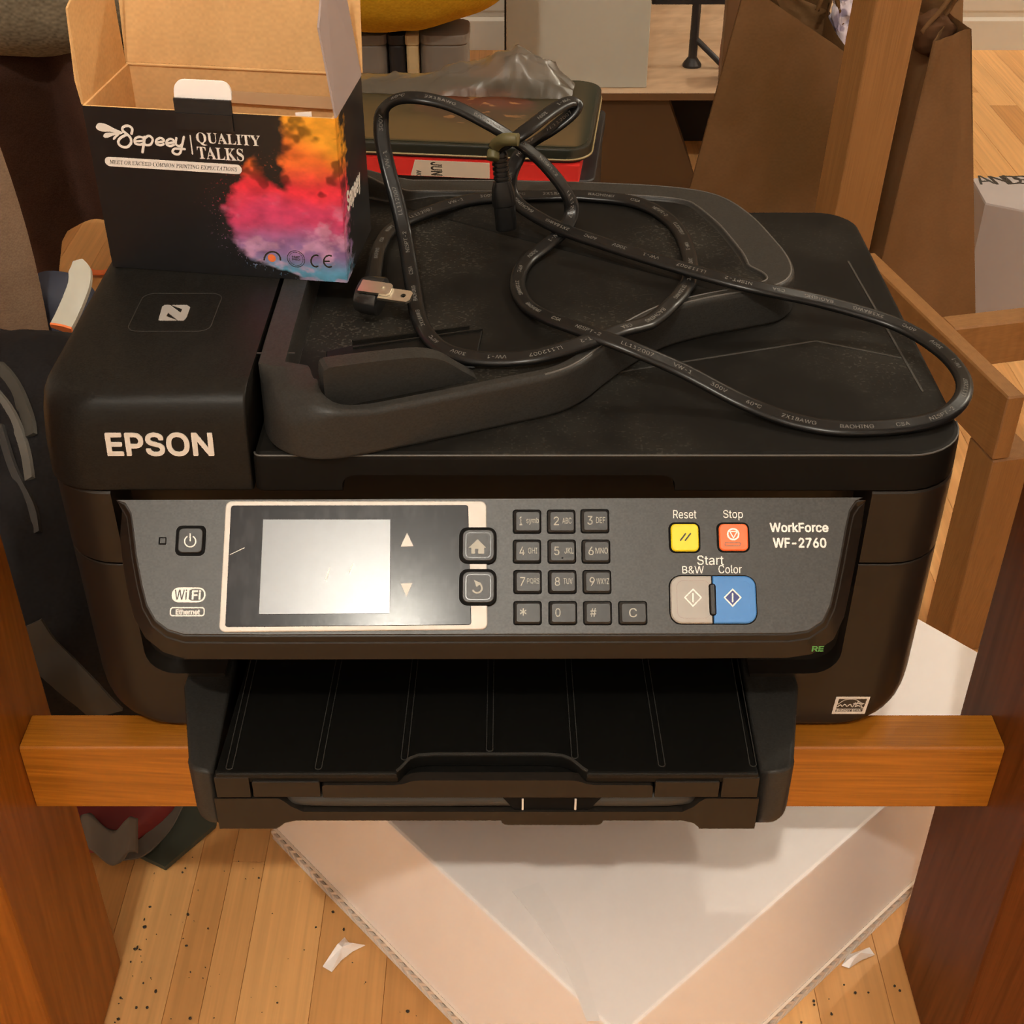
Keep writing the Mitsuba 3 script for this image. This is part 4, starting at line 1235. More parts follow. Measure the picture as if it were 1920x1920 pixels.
# ------------------------------------------------------------------ white carton under the stand
WB = 'white_carton'
thing(WB, 'large flat white cardboard carton lying on the floor between the stand legs', 'carton')
wd1, wd2 = np.array([-0.672, 0.740, 0]), np.array([0.740, 0.672, 0])
W0 = np.array([0.0548, -0.1105, 0.0])
W1, W2, WH = 0.335, 0.392, 0.138


def wpt(a, b, z):
    return W0 + a * wd1 + b * wd2 + np.array([0, 0, z])


wf = Frame(W0, wd2, wd1)
add(WB + '__carton_body', wf.put(loft(rrect(0, 0, W2, W1, 0.0035, 4), [(0.0132, 0.0), (WH - 0.002, 0.0), (WH - 0.0006, 0.0006), (WH, 0.002)])), 'm_carton', 30)
highlight_line = [stroke([(0.012, 0.0022), (W2 - 0.012, 0.0022)], 0.0007, False), stroke([(0.0022, 0.012), (0.0022, W1 - 0.012)], 0.0007, False)]
add(WB + '__top_edge_highlight', wf.put(solid(union_all(highlight_line), 0.0004), WH - 0.0003), 'm_white', False)  # whiter strokes paint in the highlight along the top edges
# bottom sheets of corrugated board showing their flutes
add(WB + '__base_board', wf.put(loft(rrect(-0.0, -0.0, W2, W1, 0.003, 3), [(0.0002, 0.0), (0.0130, 0.0)])), 'm_flute_shade', False)  # dark colour stands for the shade in the gaps between flutes
fl = []
for o, d, nrm, L in ((W0, wd2, -wd1, W2), (W0, wd1, -wd2, W1)):
    n = int(L / 0.0078)
    for k in range(n):
        w = L / n
        s = k * w
        for lvl, dirn in ((0.0006, 1), (0.0068, -1)):
            a = o + d * (s + (0.0 if dirn > 0 else w * 0.75)) + nrm * 0.0002 + np.array([0, 0, lvl])
            b = o + d * (s + (w * 0.75 if dirn > 0 else 0.0)) + nrm * 0.0002 + np.array([0, 0, lvl + 0.0056])
            fl.append(prism([a, a + d * 0.0028, b + d * 0.0028, b], nrm * 0.0018))
    for z in (0.0002, 0.0062, 0.0124):
        fl.append(prism([o + nrm * 0.0001 + np.array([0, 0, z]), o + d * L + nrm * 0.0001 + np.array([0, 0, z]), o + d * L + nrm * 0.0001 + np.array([0, 0, z + 0.0007]), o + nrm * 0.0001 + np.array([0, 0, z + 0.0007])], nrm * 0.0019))
k = add(WB + '__flutes', cat(*fl), 'm_flute', False)
labels[k] = {'kind': 'stuff', 'label': 'brown and white corrugated flutes along the carton foot'}
tpoly = [wf_ for wf_ in (at(960, 1672, z=WH), at(1010, 1655, z=WH), at(1040, 1700, z=WH), at(1090, 1800, z=WH), at(1125, 1915, z=WH), at(1100, 1915, z=WH), at(1060, 1810, z=WH), at(1000, 1720, z=WH))]
tm = prism([p + [0, 0, 0.0001] for p in tpoly], (0, 0, 0.00025))
add(WB + '__tape_strip', tm, 'm_tape', False)

# scraps of tape on the floor
for poly, lab in (([(605, 1812), (628, 1776), (646, 1757), (655, 1768), (685, 1772), (662, 1783), (640, 1800), (622, 1822)], 'crumpled scrap of clear tape on the floor left of the white carton'),
                  ([(1578, 1810), (1590, 1790), (1630, 1776), (1640, 1790), (1615, 1800), (1592, 1815)], 'crumpled scrap of clear tape on the floor right of the white carton')):
    base = [at(*q, z=0.001) for q in poly]
    nn = len(base)
    r_ = np.random.default_rng(nn)
    ring = np.array(base)
    c_ = ring.mean(0) + [0, 0, 0.006]
    mid_ = (ring + c_) / 2 + np.column_stack([np.zeros(nn), np.zeros(nn), r_.uniform(-0.002, 0.004, nn)])
    V = np.vstack([ring, mid_, [c_]])
    ii = np.arange(nn)
    jj = (ii + 1) % nn
    F_ = np.vstack([np.stack([ii, jj, nn + jj], 1), np.stack([ii, nn + jj, nn + ii], 1), np.stack([nn + ii, nn + jj, np.full(nn, 2 * nn)], 1)])
    F_ = np.vstack([F_, F_[:, ::-1] + len(V)])
    V = np.vstack([V, V - [0, 0, 0.0004]])
    thing(add('tape_scrap', trimesh.Trimesh(V, F_, process=False), 'm_tape', False), lab, 'tape scrap')
# crumbs on the floor at the left
r_ = np.random.default_rng(11)
cr = []
for k in range(95):
    x, y = -0.25 + 0.19 * r_.uniform(0, 1) ** 1.6, r_.uniform(-0.03, 0.13)
    m = trimesh.creation.icosphere(0, 0.0003 + 0.0009 * r_.uniform(0, 1) ** 2.5)
    m.vertices = m.vertices * r_.uniform(0.5, 1.5, 3) + [x, y, 0.0008]
    if (np.array([x, y, 0]) - W0) @ -wd2 > 0.006:
        cr.append(m)
for k in range(25):
    x, y = r_.uniform(0.18, 0.25), r_.uniform(-0.03, 0.04)
    m = trimesh.creation.icosphere(0, r_.uniform(0.0004, 0.0011))
    m.vertices = m.vertices + [x, y, 0.0008]
    if (np.array([x, y, 0]) - W0) @ -wd1 > 0.006:
        cr.append(m)
k = add('floor_crumbs', cat(*cr), 'm_inkdark', False)
labels[k] = {'label': 'dark crumbs scattered over the floor beside the white carton', 'category': 'crumbs', 'kind': 'stuff'}

# ------------------------------------------------------------------ light wooden chair frame at the right
CH = 'wooden_chair'
thing(CH, 'plain light wood chair frame standing right behind the printer, between the two brown paper bags', 'chair')
cf, cr_ = np.array([0.225, -0.974, 0]), np.array([0.974, 0.225, 0])


def bar3(o, a, b, h, la, lb, bev=0.002, lean=0.0, z0=None):
    """A bar: corner o, along a (la) and b (lb), rising h; lean shifts its top along +x."""
    fr = Frame(o, a, np.cross([0, 0, 1.0], a))
    m = fr.put(loft(rrect(0, 0, la, lb, bev, 3), [(0, bev * 0.7), (bev * 0.7, 0), (h - bev * 0.7, 0), (h, bev * 0.7)]))
    v = np.asarray(m.vertices)
    m.vertices = v + np.outer((v[:, 2] - v[:, 2].min()) * lean, [1, 0, 0])
    return m


o = np.array([0.2665, 0.575, 0.0])
add(CH + '__back_post', bar3(o, cr_, -cf, 0.62, 0.040, 0.040, 0.002, 0.038), 'm_chair', 25)
# side rail from the post forward, with the front leg at its end
re = np.array([0.369, 0.352, 0])
ro = np.array([0.360, 0.331, 0])
La = 0.262
add(CH + '__side_rail', bar3(np.array([*ro[:2], 0.195]) - cf * 0.0, cr_, -cf, 0.055, 0.0145, La - 0.012, 0.002), 'm_chair', 25)
add(CH + '__front_leg', bar3(np.array([*(ro + cr_ * 0.001)[:2], 0.0]), cr_, -cf, 0.1945, 0.038, 0.036, 0.002), 'm_chair', 25)
c0 = np.array([0.341, 0.46, 0]) + cr_ * 0.0025
add(CH + '__cross_rail', bar3(np.array([*(c0 + cf * 0.025)[:2], 0.212]), cr_, -cf, 0.038, 0.40, 0.022, 0.002), 'm_chair', 25)
add(CH + '__far_leg', bar3(np.array([*(c0 + cr_ * 0.401 + cf * 0.03)[:2], 0.0]), cr_, -cf, 0.26, 0.036, 0.036, 0.002), 'm_chair', 25)


# ------------------------------------------------------------------ paper bags
def hump(u, v, s, f=4.0, k=0):
    return (meshkit.fbm(np.array([u * f, v * f, k * 3.7]), 3, k) - 0.5) * s


def quad_sheet(c00, c10, c11, c01, amp, k, nrm, nu=26, nv=30, thick=0.0012, gusset=0.0):
    c00, c10, c11, c01 = (np.asarray(c, float) for c in (c00, c10, c11, c01))
    nrm = np.asarray(nrm, float)

    def f(u, v):
        p = c00 * (1 - u) * (1 - v) + c10 * u * (1 - v) + c11 * u * v + c01 * (1 - u) * v
        e = min(u, 1 - u, 0.15) / 0.15
        return p + nrm * (hump(u, v, amp, 4.0, k) * e - gusset * max(0, 1 - abs(u - 0.5) * 2) * v)
    return wavy(f, nu, nv, thick)


BG = 'paper_bag'
thing(BG, 'large plain brown paper bag with crumpled papers inside, standing left of the light wood post', 'paper bag')
F0, F1, F2, F3 = (0.125, 0.715, 0), (0.318, 0.722, 0), (0.312, 0.728, 0.372), (0.205, 0.715, 0.440)
K0, K1, K2, K3 = (0.178, 0.850, 0), (0.262, 0.858, 0), (0.315, 0.840, 0.420), (0.234, 0.832, 0.460)
add(BG + '__front_panel', quad_sheet(F0, F1, F2, F3, 0.016, 1, (0, -1, 0)), 'm_paperbag', True)
add(BG + '__back_panel', quad_sheet(K0, K1, K2, K3, 0.012, 2, (0, 1, 0)), 'm_paperbag', True)
add(BG + '__side_panel', quad_sheet(F0, K0, K3, F3, 0.006, 3, (-1, 0, 0), 14, 24, 0.0012, 0.020), 'm_paperbag', True)
add(BG + '__side_panel', quad_sheet(F1, K1, K2, F2, 0.006, 4, (1, 0, 0), 14, 24, 0.0012, 0.020), 'm_paperbag', True)
add(BG + '__base', prism([np.array(F0) + [0.004, 0.004, 0.001], np.array(F1) + [-0.004, 0.004, 0.001], np.array(K1) + [-0.004, -0.004, 0.001], np.array(K0) + [0.004, -0.004, 0.001]], (0, 0, 0.0012)), 'm_paperbag', False)
hp = spline([at(1532, 20, y=0.775), at(1545, -10, y=0.775), at(1562, -20, y=0.775), at(1572, 10, y=0.775), at(1580, 45, y=0.775)], 6)
add(BG + '__handle', tube(hp, 0.0022, 8), 'm_paperbag', True)
thing(add('folded_paper', quad_sheet(at(1478, 40, y=0.80), at(1575, 96, y=0.80), at(1556, 22, y=0.81), at(1440, -30, y=0.81), 0.010, 7, (0, -1, 0), 14, 10), 'm_paperbag', True), 'folded brown paper sticking out of the paper bag left of the post', 'paper')
m = blob(softbox(at(1597, 32, y=0.785), (0.018, 0.016, 0.048), 3, 4), 0.010, 90, 3)
thing(add('tissue_paper', m, 'm_tissue', 40), 'crumpled white and lilac tissue paper poking out of the paper bag beside the post', 'tissue paper')
BG2 = key(BG)
thing(BG2, 'narrow brown paper bag with twisted handle, standing right of the light wood post', 'paper bag')
G0, G1, G2, G3 = (0.352, 0.702, 0), (0.505, 0.745, 0), (0.420, 0.745, 0.393), (0.385, 0.735, 0.385)
H0, H1, H2, H3 = (0.270, 0.885, 0), (0.520, 0.905, 0), (0.438, 0.840, 0.397), (0.372, 0.830, 0.393)
add(BG2 + '__front_panel', quad_sheet(G0, G1, G2, G3, 0.012, 11, (0, -1, 0), 20, 32), 'm_paperbag', True)
add(BG2 + '__side_panel', quad_sheet(G0, H0, H3, G3, 0.010, 12, (-1, 0, 0), 20, 32, 0.0012, 0.030), 'm_paperbag', True)
add(BG2 + '__side_panel', quad_sheet(G1, H1, H2, G2, 0.008, 13, (1, 0, 0), 16, 26, 0.0012, 0.018), 'm_paperbag', True)
add(BG2 + '__back_panel', quad_sheet(H0, H1, H2, H3, 0.010, 14, (0, 1, 0), 16, 26), 'm_paperbag', True)
add(BG2 + '__base', prism([np.array(G0) + [0.0, 0.006, 0.001], np.array(G1) + [-0.006, 0.006, 0.001], np.array(H1) + [-0.006, -0.006, 0.001], np.array(H0) + [0.012, -0.006, 0.001]], (0, 0, 0.0012)), 'm_paperbag', False)
hp = spline([at(1728, 62, y=0.770), at(1745, 40, y=0.772), at(1762, 22, y=0.775), at(1776, 2, y=0.778), at(1782, -12, y=0.78), at(1790, -4, y=0.785), at(1782, 14, y=0.79), at(1766, 38, y=0.79), at(1752, 58, y=0.79)], 6)
add(BG2 + '__handle', tube(hp, 0.0025, 8), 'm_paperbag', True)
m = blob(softbox(at(1748, 62, y=0.785), (0.020, 0.020, 0.020), 2.5, 3), 0.008, 70, 5)
thing(add('crumpled_wrap', m, 'm_paperdark', 30), 'dark crumpled wrapping in the mouth of the paper bag right of the post', 'wrapping')
# ------------------------------------------------------------------ grey carton at the far right
GB = 'grey_carton'
thing(GB, 'low light grey carton with black lettering, on the floor at the right edge', 'carton')
gpl = ccw(np.array([(0.545, 0.9515), (0.700, 0.860), (0.860, 0.990), (0.800, 1.062), (0.615, 1.035), (0.550, 1.026)]))
add(GB + '__carton_body', loft(gpl, [(0.0003, 0.0), (0.136, 0.0), (0.138, 0.001)]), 'm_greybox', 20)
gf = Frame((0.560, 1.013, 0.138), (0.985, 0.13, 0), (-0.13, 0.985, 0))
for t, a0, a1 in (('A', 1838, 1850), ('N', 1868, 1883), ('D', 1890, 1905), ('S', 1911, 1924)):
    a, b = gf.px(a0, 346), gf.px(a1, 329)
    add(GB + '__lettering', gf.put(solid(fit(text2(t), a[0], b[0], a[1], b[1]), 0.0003), 0.0001), 'm_inkdark' if t != 'A' else 'm_strap', False)

# ------------------------------------------------------------------ stack behind the printer: crate, book, tin, plastic bag
ca = math.radians(-6.5)
se, sd = np.array([math.cos(ca), math.sin(ca), 0]), np.array([-math.sin(ca), math.cos(ca), 0])
T0 = np.array([0.0625, 0.531, 0.0])       # near right corner of the tin


def stk(w, d0, d1, w0=0.0):
    """Rectangle of the stack: from w0 to w leftwards of the tin's corner, d0..d1 back."""
    return ccw(np.array([(T0 + se * -w0 + sd * d0)[:2], (T0 + se * -w0 + sd * d1)[:2], (T0 + se * -w + sd * d1)[:2], (T0 + se * -w + sd * d0)[:2]]))


SFm = Frame((T0 - se * 0.27), se, sd)
add('storage_crate__crate_body', SFm.put(loft(rrect(0.0, 0.004, 0.272, 0.172, 0.008, 4), [(0.0003, 0.002), (0.004, 0), (0.318, 0), (0.320, 0.001)])), 'm_crate', 30)
add('storage_crate__rim', SFm.put(loft(rrect(-0.002, 0.002, 0.274, 0.174, 0.009, 4), [(0.3202, 0.001), (0.3212, 0), (0.3322, 0), (0.3332, 0.001)])), 'm_crate', 30)
thing('storage_crate', 'black crate under the red book, behind the printer', 'crate')
add('red_book__cover', SFm.put(loft(rrect(0.004, -0.0035, 0.262, 0.150, 0.001, 2), [(0.3334, 0.0), (0.3345, 0.0), (0.3346, 0.0002), (0.3460, 0.0002), (0.3461, 0.0), (0.3472, 0.0)])), 'm_book_red', False)
Bk = Frame(T0 - se * 0.27 - sd * 0.0035 + np.array([0, 0, 0.3334]), se, (0, 0, 1))
a, b = Bk.px(778, 300)[0], Bk.px(918, 300)[0]
add('red_book__spine_label', Bk.put(loft(ccw(np.array([(a - 0.004, 0.0003), (b, 0.0003), (b, 0.0136), (a, 0.0136)])), [(-0.0001, 0), (0.0003, 0)])), 'm_book_label', False)
g = affinity.rotate(text2('JUN', True), -90, origin=(0, 0))
x0 = Bk.px(798, 300)[0]
add('red_book__lettering', Bk.put(solid(fit(g, x0 + 0.004, x0 + 0.0135, 0.0012, 0.0124), 0.0002), 0.0003), 'm_inkdark', False)
add('red_book__lettering', Bk.put(solid(fit(affinity.rotate(text2('AK', True), -90, origin=(0, 0)), x0 - 0.008, x0 - 0.004, 0.0004, 0.005), 0.0002), 0.0003), 'm_strap', False)
thing('red_book', 'red book with a cream spine label, lying under the dark tin', 'book')
tp = rrect(0, 0, 0.27, 0.173, 0.022, 7)
add('picture_tin__tin_body', SFm.put(loft(inset(tp, 0.0012), [(0.3474, 0.001), (0.3480, 0), (0.353, 0)])), 'm_tinside', 30)
add('picture_tin__lid', SFm.put(loft(tp, [(0.3505, 0.0), (0.3572, 0.0), (0.3588, 0.0008), (0.3594, 0.0022)])), 'm_tinside', 30)
add('picture_tin__rolled_edge', SFm.put(cat(*[(lambda q: tube(np.column_stack([q, np.full(len(q), 0.3506)]), 0.0008, 6))(np.vstack([inset(tp, -0.0004), inset(tp, -0.0004)[:2]]))])), 'm_tinedge', True)
li = loft(inset(tp, 0.0035), [(0.3590, 0.0), (0.3598, 0.0)])
add('picture_tin__picture', SFm.put(li), 'm_tin', False, uv=np.column_stack([np.asarray(li.vertices)[:, 0] / 0.27, np.asarray(li.vertices)[:, 1] / 0.173]))
thing('picture_tin', 'flat dark tin with rounded corners and a faded autumn picture on its lid', 'tin')


def film(u, v):
    ridge = np.interp(u, [0, 0.15, 0.45, 0.68, 0.78, 0.9, 1], [0.001, 0.003, 0.010, 0.028, 0.040, 0.026, 0.002])
    prof_ = max(0.0, math.sin(math.pi * min(max(v, 0), 1))) ** 0.7
    fold = meshkit.fbm(np.array([u * 13, v * 5, 1.0]), 4, 4) - 0.5
    x = 0.012 + u * 0.235 + 0.006 * (meshkit.noise(np.array([u * 5, v * 5, 3.0])) - 0.5)
    y = 0.112 + v * 0.050 + 0.010 * fold
    z = 0.3606 + max(0.0006, ridge * prof_ + 0.024 * fold * prof_ * (0.1 + u))
    return SFm.p3(x, y, z)


thing(add('plastic_bag', wavy(film, 90, 26, 0.0008), 'm_bag', 50), 'crumpled clear plastic bag lying on the far side of the dark tin', 'plastic bag')

# ------------------------------------------------------------------ low bench against the far wall, with what stands on it
BN = 'low_bench'
thing(BN, 'low wooden bench along the far wall with a dark recessed base', 'bench')
add(BN + '__top', bevbox(-0.0115, 0.62, 1.300, 1.955, 0.139, 0.150, 0.003, 0.0015), 'm_bench', 20)
add(BN + '__front_edge', bevbox(-0.0115, 0.62, 1.2985, 1.2998, 0.1392, 0.1488, 0.0004, 0.0003), 'm_benchedge', 20)
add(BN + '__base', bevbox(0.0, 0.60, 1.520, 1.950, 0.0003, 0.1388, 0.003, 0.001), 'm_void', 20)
PN = Frame((0, 1.318, 0.1502), (1, 0, 0), (0, 0, 1))
xl_, xr_ = at(950, 80, y=1.318)[0], at(1217, 80, y=1.318)[0]
add('white_board__board', bevbox(xl_, xr_, 1.318, 1.332, 0.1502, 0.52, 0.001, 0.0008), 'm_panelwhite', 20)
add('white_board__edge_strip', bevbox(xl_ - 0.003, xl_ - 0.0003, 1.319, 1.331, 0.1502, 0.52, 0.0008, 0.0005), 'm_void', 20)
thing('white_board', 'smooth off-white board standing upright on the low bench', 'board')
# iron stand
f0 = at(1297, 124, z=0.150)
ir = 'iron_stand'
add(ir + '__pole', tube(np.array([f0 + [0, 0, 0.004], f0 + [0.001, 0, 0.15], f0 + [0.002, 0, 0.42]]), 0.0062, 12), 'm_iron', True)
lf_ = lathe([(0, 0), (0.0135, 0), (0.0135, 0.003), (0.007, 0.012), (0, 0.012)], 16)
lf_.apply_translation(f0 + [0, 0, 0.0003])
add(ir + '__foot', lf_, 'm_iron', 30)
y_ = f0[1]
add(ir + '__brace', tube(np.array([at(1302, 70, y=y_), at(1350, 118, y=y_ - 0.01), at(1372, 140, y=y_ - 0.015)]), 0.0042, 10), 'm_iron', True)
a = at(1222, 1, y=y_)
add(ir + '__cross_bar', bevbox(a[0], a[0] + 0.14, y_ - 0.006, y_ + 0.006, a[2] - 0.004, a[2] + 0.010, 0.001, 0.001), 'm_iron', 20)
thing(ir, 'thin black iron stand with a flared foot on the low bench', 'stand')
# red and yellow wrapped thing between the bench and the paper bag
q = at(1368, 90, y=1.34)
qt, qb = at(1368, 66, y=1.34)[2], 0.1502
add('red_packet', blob(softbox([q[0] + 0.004, 1.345, (qt + qb) / 2 + 0.0005], (0.014, 0.022, (qt - qb) / 2), 5, 3), 0.0005, 30, 6), 'm_maroon', 30)
thing('red_packet', 'narrow dark red packet on the low bench, half hidden behind the large paper bag', 'packet')
q0 = at(1372, 20, y=1.20)
add('tan_panel', bevbox(q0[0] - 0.008, q0[0] + 0.030, 1.19, 1.21, 0.0003, 0.45, 0.002, 0.001), 'm_benchedge', 20)
thing('tan_panel', 'narrow brown board standing behind the large paper bag', 'board')
# brown leather case below the bench
e0, e1, e2, e3 = at(1120, 190, y=1.312), at(1254, 190, y=1.312), at(1299, 325, y=1.312), at(1110, 325, y=1.312)
zt_ = 0.1335
w_ = (e1[0] - e2[0]) / (e1[2] - e2[2])
bx0 = e1[0] - w_ * zt_
cs_ = np.array([(bx0, 0.0004), (e1[0], zt_), (e0[0] - 0.09, zt_), (e0[0] - 0.10, 0.0004)])
m = stack([np.array([[x, y, z] for x, z in cs_]) for y in (1.312, 1.50)], flat=cs_)
m.fix_normals()
add('brown_case__case_body', m, 'm_benchdark', False)
add('brown_case__top_rim', bevbox(e0[0] - 0.092, e1[0] + 0.001, 1.311, 1.501, zt_ + 0.0003, zt_ + 0.004, 0.002, 0.001), 'm_benchedge', 20)
thing('brown_case', 'dark brown case tucked under the low bench, left of the large paper bag', 'case')

# ------------------------------------------------------------------ canisters and the mustard cushion on them
def upright(name, px0, px1, y, z1, d, mat, r, lab, ct, lid_mat=None):
    a, b = at(px0, 85, y=y)[0], at(px1, 85, y=y)[0]
    add(name + '__container', bevbox(a, b, y, y + d, 0.0003, z1 - 0.012, r, 0.002), mat, 30)
    add(name + '__lid', bevbox(a - 0.001, b + 0.001, y - 0.001, y + d + 0.001, z1 - 0.0118, z1, r, 0.0015), lid_mat or mat, 30)
    thing(name, lab, ct)


upright('grey_canister', 786, 878, 1.075, 0.2910, 0.07, 'm_canister', 0.016, 'grey brown canister under the mustard cushion, next to the cream baseboard', 'canister')
upright('cream_canister', 761, 784, 1.075, 0.2910, 0.05, 'm_cream', 0.004, 'slim cream canister between the black and the grey canister', 'canister')
upright('black_canister', 727, 759, 1.075, 0.2910, 0.06, 'm_crate', 0.008, 'slim black canister left of the cream one', 'canister')
upright('grey_canister_001', 640, 724, 1.075, 0.2910, 0.07, 'm_canister', 0.012, 'grey brown canister beside the open ink box, left of the black one', 'canister')
m = softbox((-0.165, 1.130, 0.3895), (0.178, 0.125, 0.0985), 2.6, 5)
m = blob(m, 0.006, 16, 8)
zmin = np.asarray(m.vertices)[:, 2].min()
thing(add('mustard_cushion', m, 'm_mustard', True), 'mustard yellow cushion resting on the canisters behind the open ink box', 'cushion')

# ------------------------------------------------------------------ left side: cushion, drape, trousers, backpack
m = softbox((0, 0, 0), (0.30, 0.16, 0.13), 3.2, 5)
m = rot(m, 5, (0, 1, 0))
m.apply_translation((-0.585, 0.830, 0.500))
thing(add('tweed_cushion', blob(m, 0.006, 10, 9), 'm_tweed', True), 'grey tweed seat cushion at the upper left', 'cushion')


def drape(u, v):
    x = -0.66 + u * 0.40
    zb = float(np.interp(x, [-0.66, -0.492, -0.470, -0.452, -0.443, -0.392, -0.25], [0.03, 0.05, 0.09, 0.155, 0.201, 0.211, 0.235]))
    z = zb + v * (0.390 - zb)
    ph = (x + 0.11 * z) * 95 + 2.2 * meshkit.noise(np.array([x * 9, z * 3, 0.5]))
    return (x, 0.735 + 0.017 * math.sin(ph * 0.8) + 0.012 * math.sin(ph * 0.37 + 1), z)


add('brown_drape', wavy(drape, 90, 14, 0.003), 'm_drape', True)
thing('brown_drape', 'dark brown pleated cloth hanging below the tweed cushion', 'cloth')


def slacks(u, v):
    z = 0.012 + v * 0.56
    t = u * math.pi * 0.9
    x = -0.389 - 0.06 * (z - 0.2) - 0.22 * (1 - u) - 0.005 * math.sin(z * 16)
    y = 0.505 - 0.030 * math.sin(t) + 0.010 * math.sin(u * 17 + z * 8)
    return (x, y, z)


thing(add('beige_cloth', wavy(slacks, 40, 26, 0.004), 'm_beige', True), 'beige cloth hanging at the left edge above the black backpack', 'cloth')
# floor-level odds and ends seen under the drape
rb = spline([at(152, 503, z=0.004), at(165, 508, z=0.006), at(178, 511, z=0.005), at(200, 510, z=0.004), at(225, 500, z=0.004)], 5)
thing(add('red_ribbon', sweep(rb, np.array([(-0.006, -0.0008), (0.006, -0.0008), (0.006, 0.0008), (-0.006, 0.0008)]), (0, 0, 1)), 'm_orange', False), 'orange red ribbon lying on the bright floor left of the ink box', 'ribbon')
q = at(108, 570, y=0.52)
thing(add('navy_cloth', blob(softbox((q[0] - 0.004, 0.53, 0.125), (0.042, 0.035, 0.125), 3, 4), 0.006, 25, 12), 'm_navy', 40), 'dark blue cloth bundle behind the white and red packet', 'cloth')
pk = spline([at(146, 488, y=0.455), at(150, 505, y=0.45), at(150, 530, y=0.44), at(140, 560, y=0.43), at(127, 590, y=0.42), at(116, 612, y=0.41)], 6)
sct = np.array([(-0.0085, -0.003), (-0.0015, -0.0042), (0.0085, -0.002), (0.0085, 0.002), (-0.0015, 0.003), (-0.0085, 0.002)])
add('white_packet__wrapper', sweep(pk, [sct * min(1, 0.45 + 0.08 * i) for i in range(len(pk))], (0, -0.6, 0.8)), 'm_panelwhite', 20)
pk2 = np.array([pk[-1], pk[-1] + (pk[-1] - pk[-3]) * 0.5])
add('white_packet__red_end', sweep(pk2, sct * 1.01, (0, -0.6, 0.8)), 'm_orange', 20)
note('white_packet__red_end', 'red end')
thing('white_packet', 'bent glossy white packet with a red end, standing above the backpack', 'packet')


def hit(mesh, px, py):
    """Where the sight line through a pixel first meets the mesh (its surface there), or None."""
    d = ray(px, py)
    v, f = np.asarray(mesh.vertices), np.asarray(mesh.faces)
    a, b, c = v[f[:, 0]], v[f[:, 1]], v[f[:, 2]]
    e1, e2 = b - a, c - a
    h = np.cross(d, e2)
    det = (e1 * h).sum(1)
    det = np.where(np.abs(det) < 1e-14, 1e-14, det)
    s = CAM - a
    u = (s * h).sum(1) / det
    q = np.cross(s, e1)
    w = (q @ d) / det
    t = (e2 * q).sum(1) / det
    ok = (u >= 0) & (w >= 0) & (u + w <= 1) & (t > 0)
    return CAM + d * t[ok].min() if ok.any() else None


BP = 'backpack'
bp_m = softbox((0, 0, 0), (0.142, 0.170, 0.104), 3.0, 5)
bp_m = rot(bp_m, 12, (1, 0, 0))
bp_m.apply_translation((-0.372, 0.262, 0.172))
bp_m = blob(blob(bp_m, 0.009, 12, 21), 0.004, 45, 22)
v = np.asarray(bp_m.vertices)
v[:, 0] = np.minimum(v[:, 0], -0.2215)
bp_m.vertices = v
add(BP + '__pack_body', bp_m, 'm_nylon', True)
for nm, mt, w, pp in (('zip_piping', 'm_piping', 0.0035, ((-10, 735), (14, 765), (32, 800), (48, 850), (56, 900))), ('zip', 'm_strap', 0.006, ((-5, 690), (15, 712), (34, 745), (50, 790), (54, 820))), ('seam', 'm_crate', 0.003, ((0, 800), (25, 880), (60, 950), (70, 1000)))):
    hp = [hit(bp_m, *p) for p in pp]
    hp = [p for p in hp if p is not None]
    if len(hp) > 2:
        add(BP + '__' + nm, sweep(spline(hp, 5), np.array([(-w, -0.001), (w, -0.001), (w * 0.8, 0.0016), (-w * 0.8, 0.0016)]), (-0.2, -0.7, 0.7)), mt, 20)
hp = [at(48, 1175, y=0.09), at(80, 1222, y=0.085), at(120, 1262, y=0.08), at(160, 1300, y=0.08), at(200, 1338, y=0.085)]
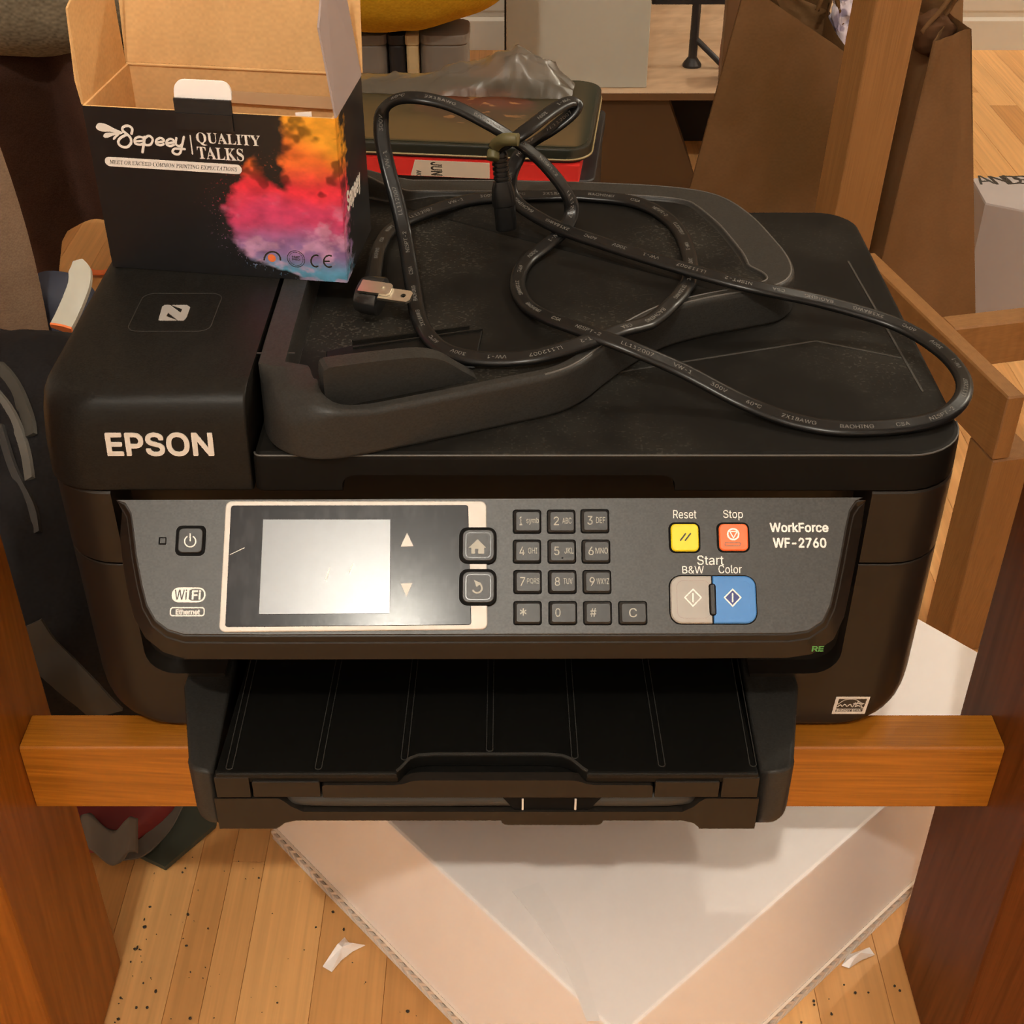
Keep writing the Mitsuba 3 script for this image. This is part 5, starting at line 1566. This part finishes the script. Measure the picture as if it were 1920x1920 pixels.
add(BP + '__strap', sweep(spline(hp, 5), np.array([(-0.011, -0.001), (0.011, -0.001), (0.011, 0.001), (-0.011, 0.001)]), (-0.2, -0.75, 0.6)), 'm_strap', 20)
thing(BP, 'black nylon backpack squeezed between the left stand leg and the printer', 'backpack')
thing(add('maroon_bag', blob(softbox((-0.345, 0.27, 0.019), (0.110, 0.16, 0.0185), 4, 4), 0.001, 25, 31), 'm_maroon', True), 'dark red bag lying on the floor under the backpack', 'bag')
# grey cloths and a dark green board on the floor behind the left leg
m = blob(softbox((-0.292, 0.166, 0.024), (0.042, 0.034, 0.0235), 3, 4), 0.004, 50, 41)
def greyc(u, v):
    p = at(150 + 110 * u, 1595 - 65 * v + 18 * math.sin(u * 2.6), z=0.02 + 0.02 * v)
    return p + np.array([0, 0, 0.006 * math.sin(u * 9)])


thing(add('grey_cloth', wavy(greyc, 24, 12, 0.003), 'm_greycloth', True), 'grey cloth crumpled on the floor behind the left stand leg', 'cloth')
sp = spline([at(232, 1598, z=0.006), at(262, 1592, z=0.010), at(290, 1568, z=0.012), at(312, 1540, z=0.012), at(330, 1505, z=0.010)], 6)
thing(add('grey_strap', sweep(sp, np.array([(-0.006, -0.001), (0.006, -0.001), (0.006, 0.001), (-0.006, 0.001)]), (0, -0.3, 1)), 'm_greycloth', 20), 'grey strap lying on the floor beside the dark green board', 'strap')
gp_ = [at(252, 1604, z=0.001), at(311, 1632, z=0.001), at(405, 1552, z=0.001), at(420, 1480, z=0.001), at(330, 1470, z=0.001)]
thing(add('dark_board', prism(gp_, (0, 0, 0.004)), 'm_darkgreen', False), 'dark green flat board on the floor behind the rail at the left', 'board')

pp_ = [at(1752, 1178, z=0.0008), at(1800, 1190, z=0.0008), at(1812, 1142, z=0.0008), at(1762, 1140, z=0.0008)]
pbr('m_pink', (0.62, 0.19, 0.20), 0.6)
thing(add('pink_paper', prism(pp_, (0, 0, 0.0006)), 'm_pink', False), 'pink slip of paper on the floor behind the white carton', 'paper')
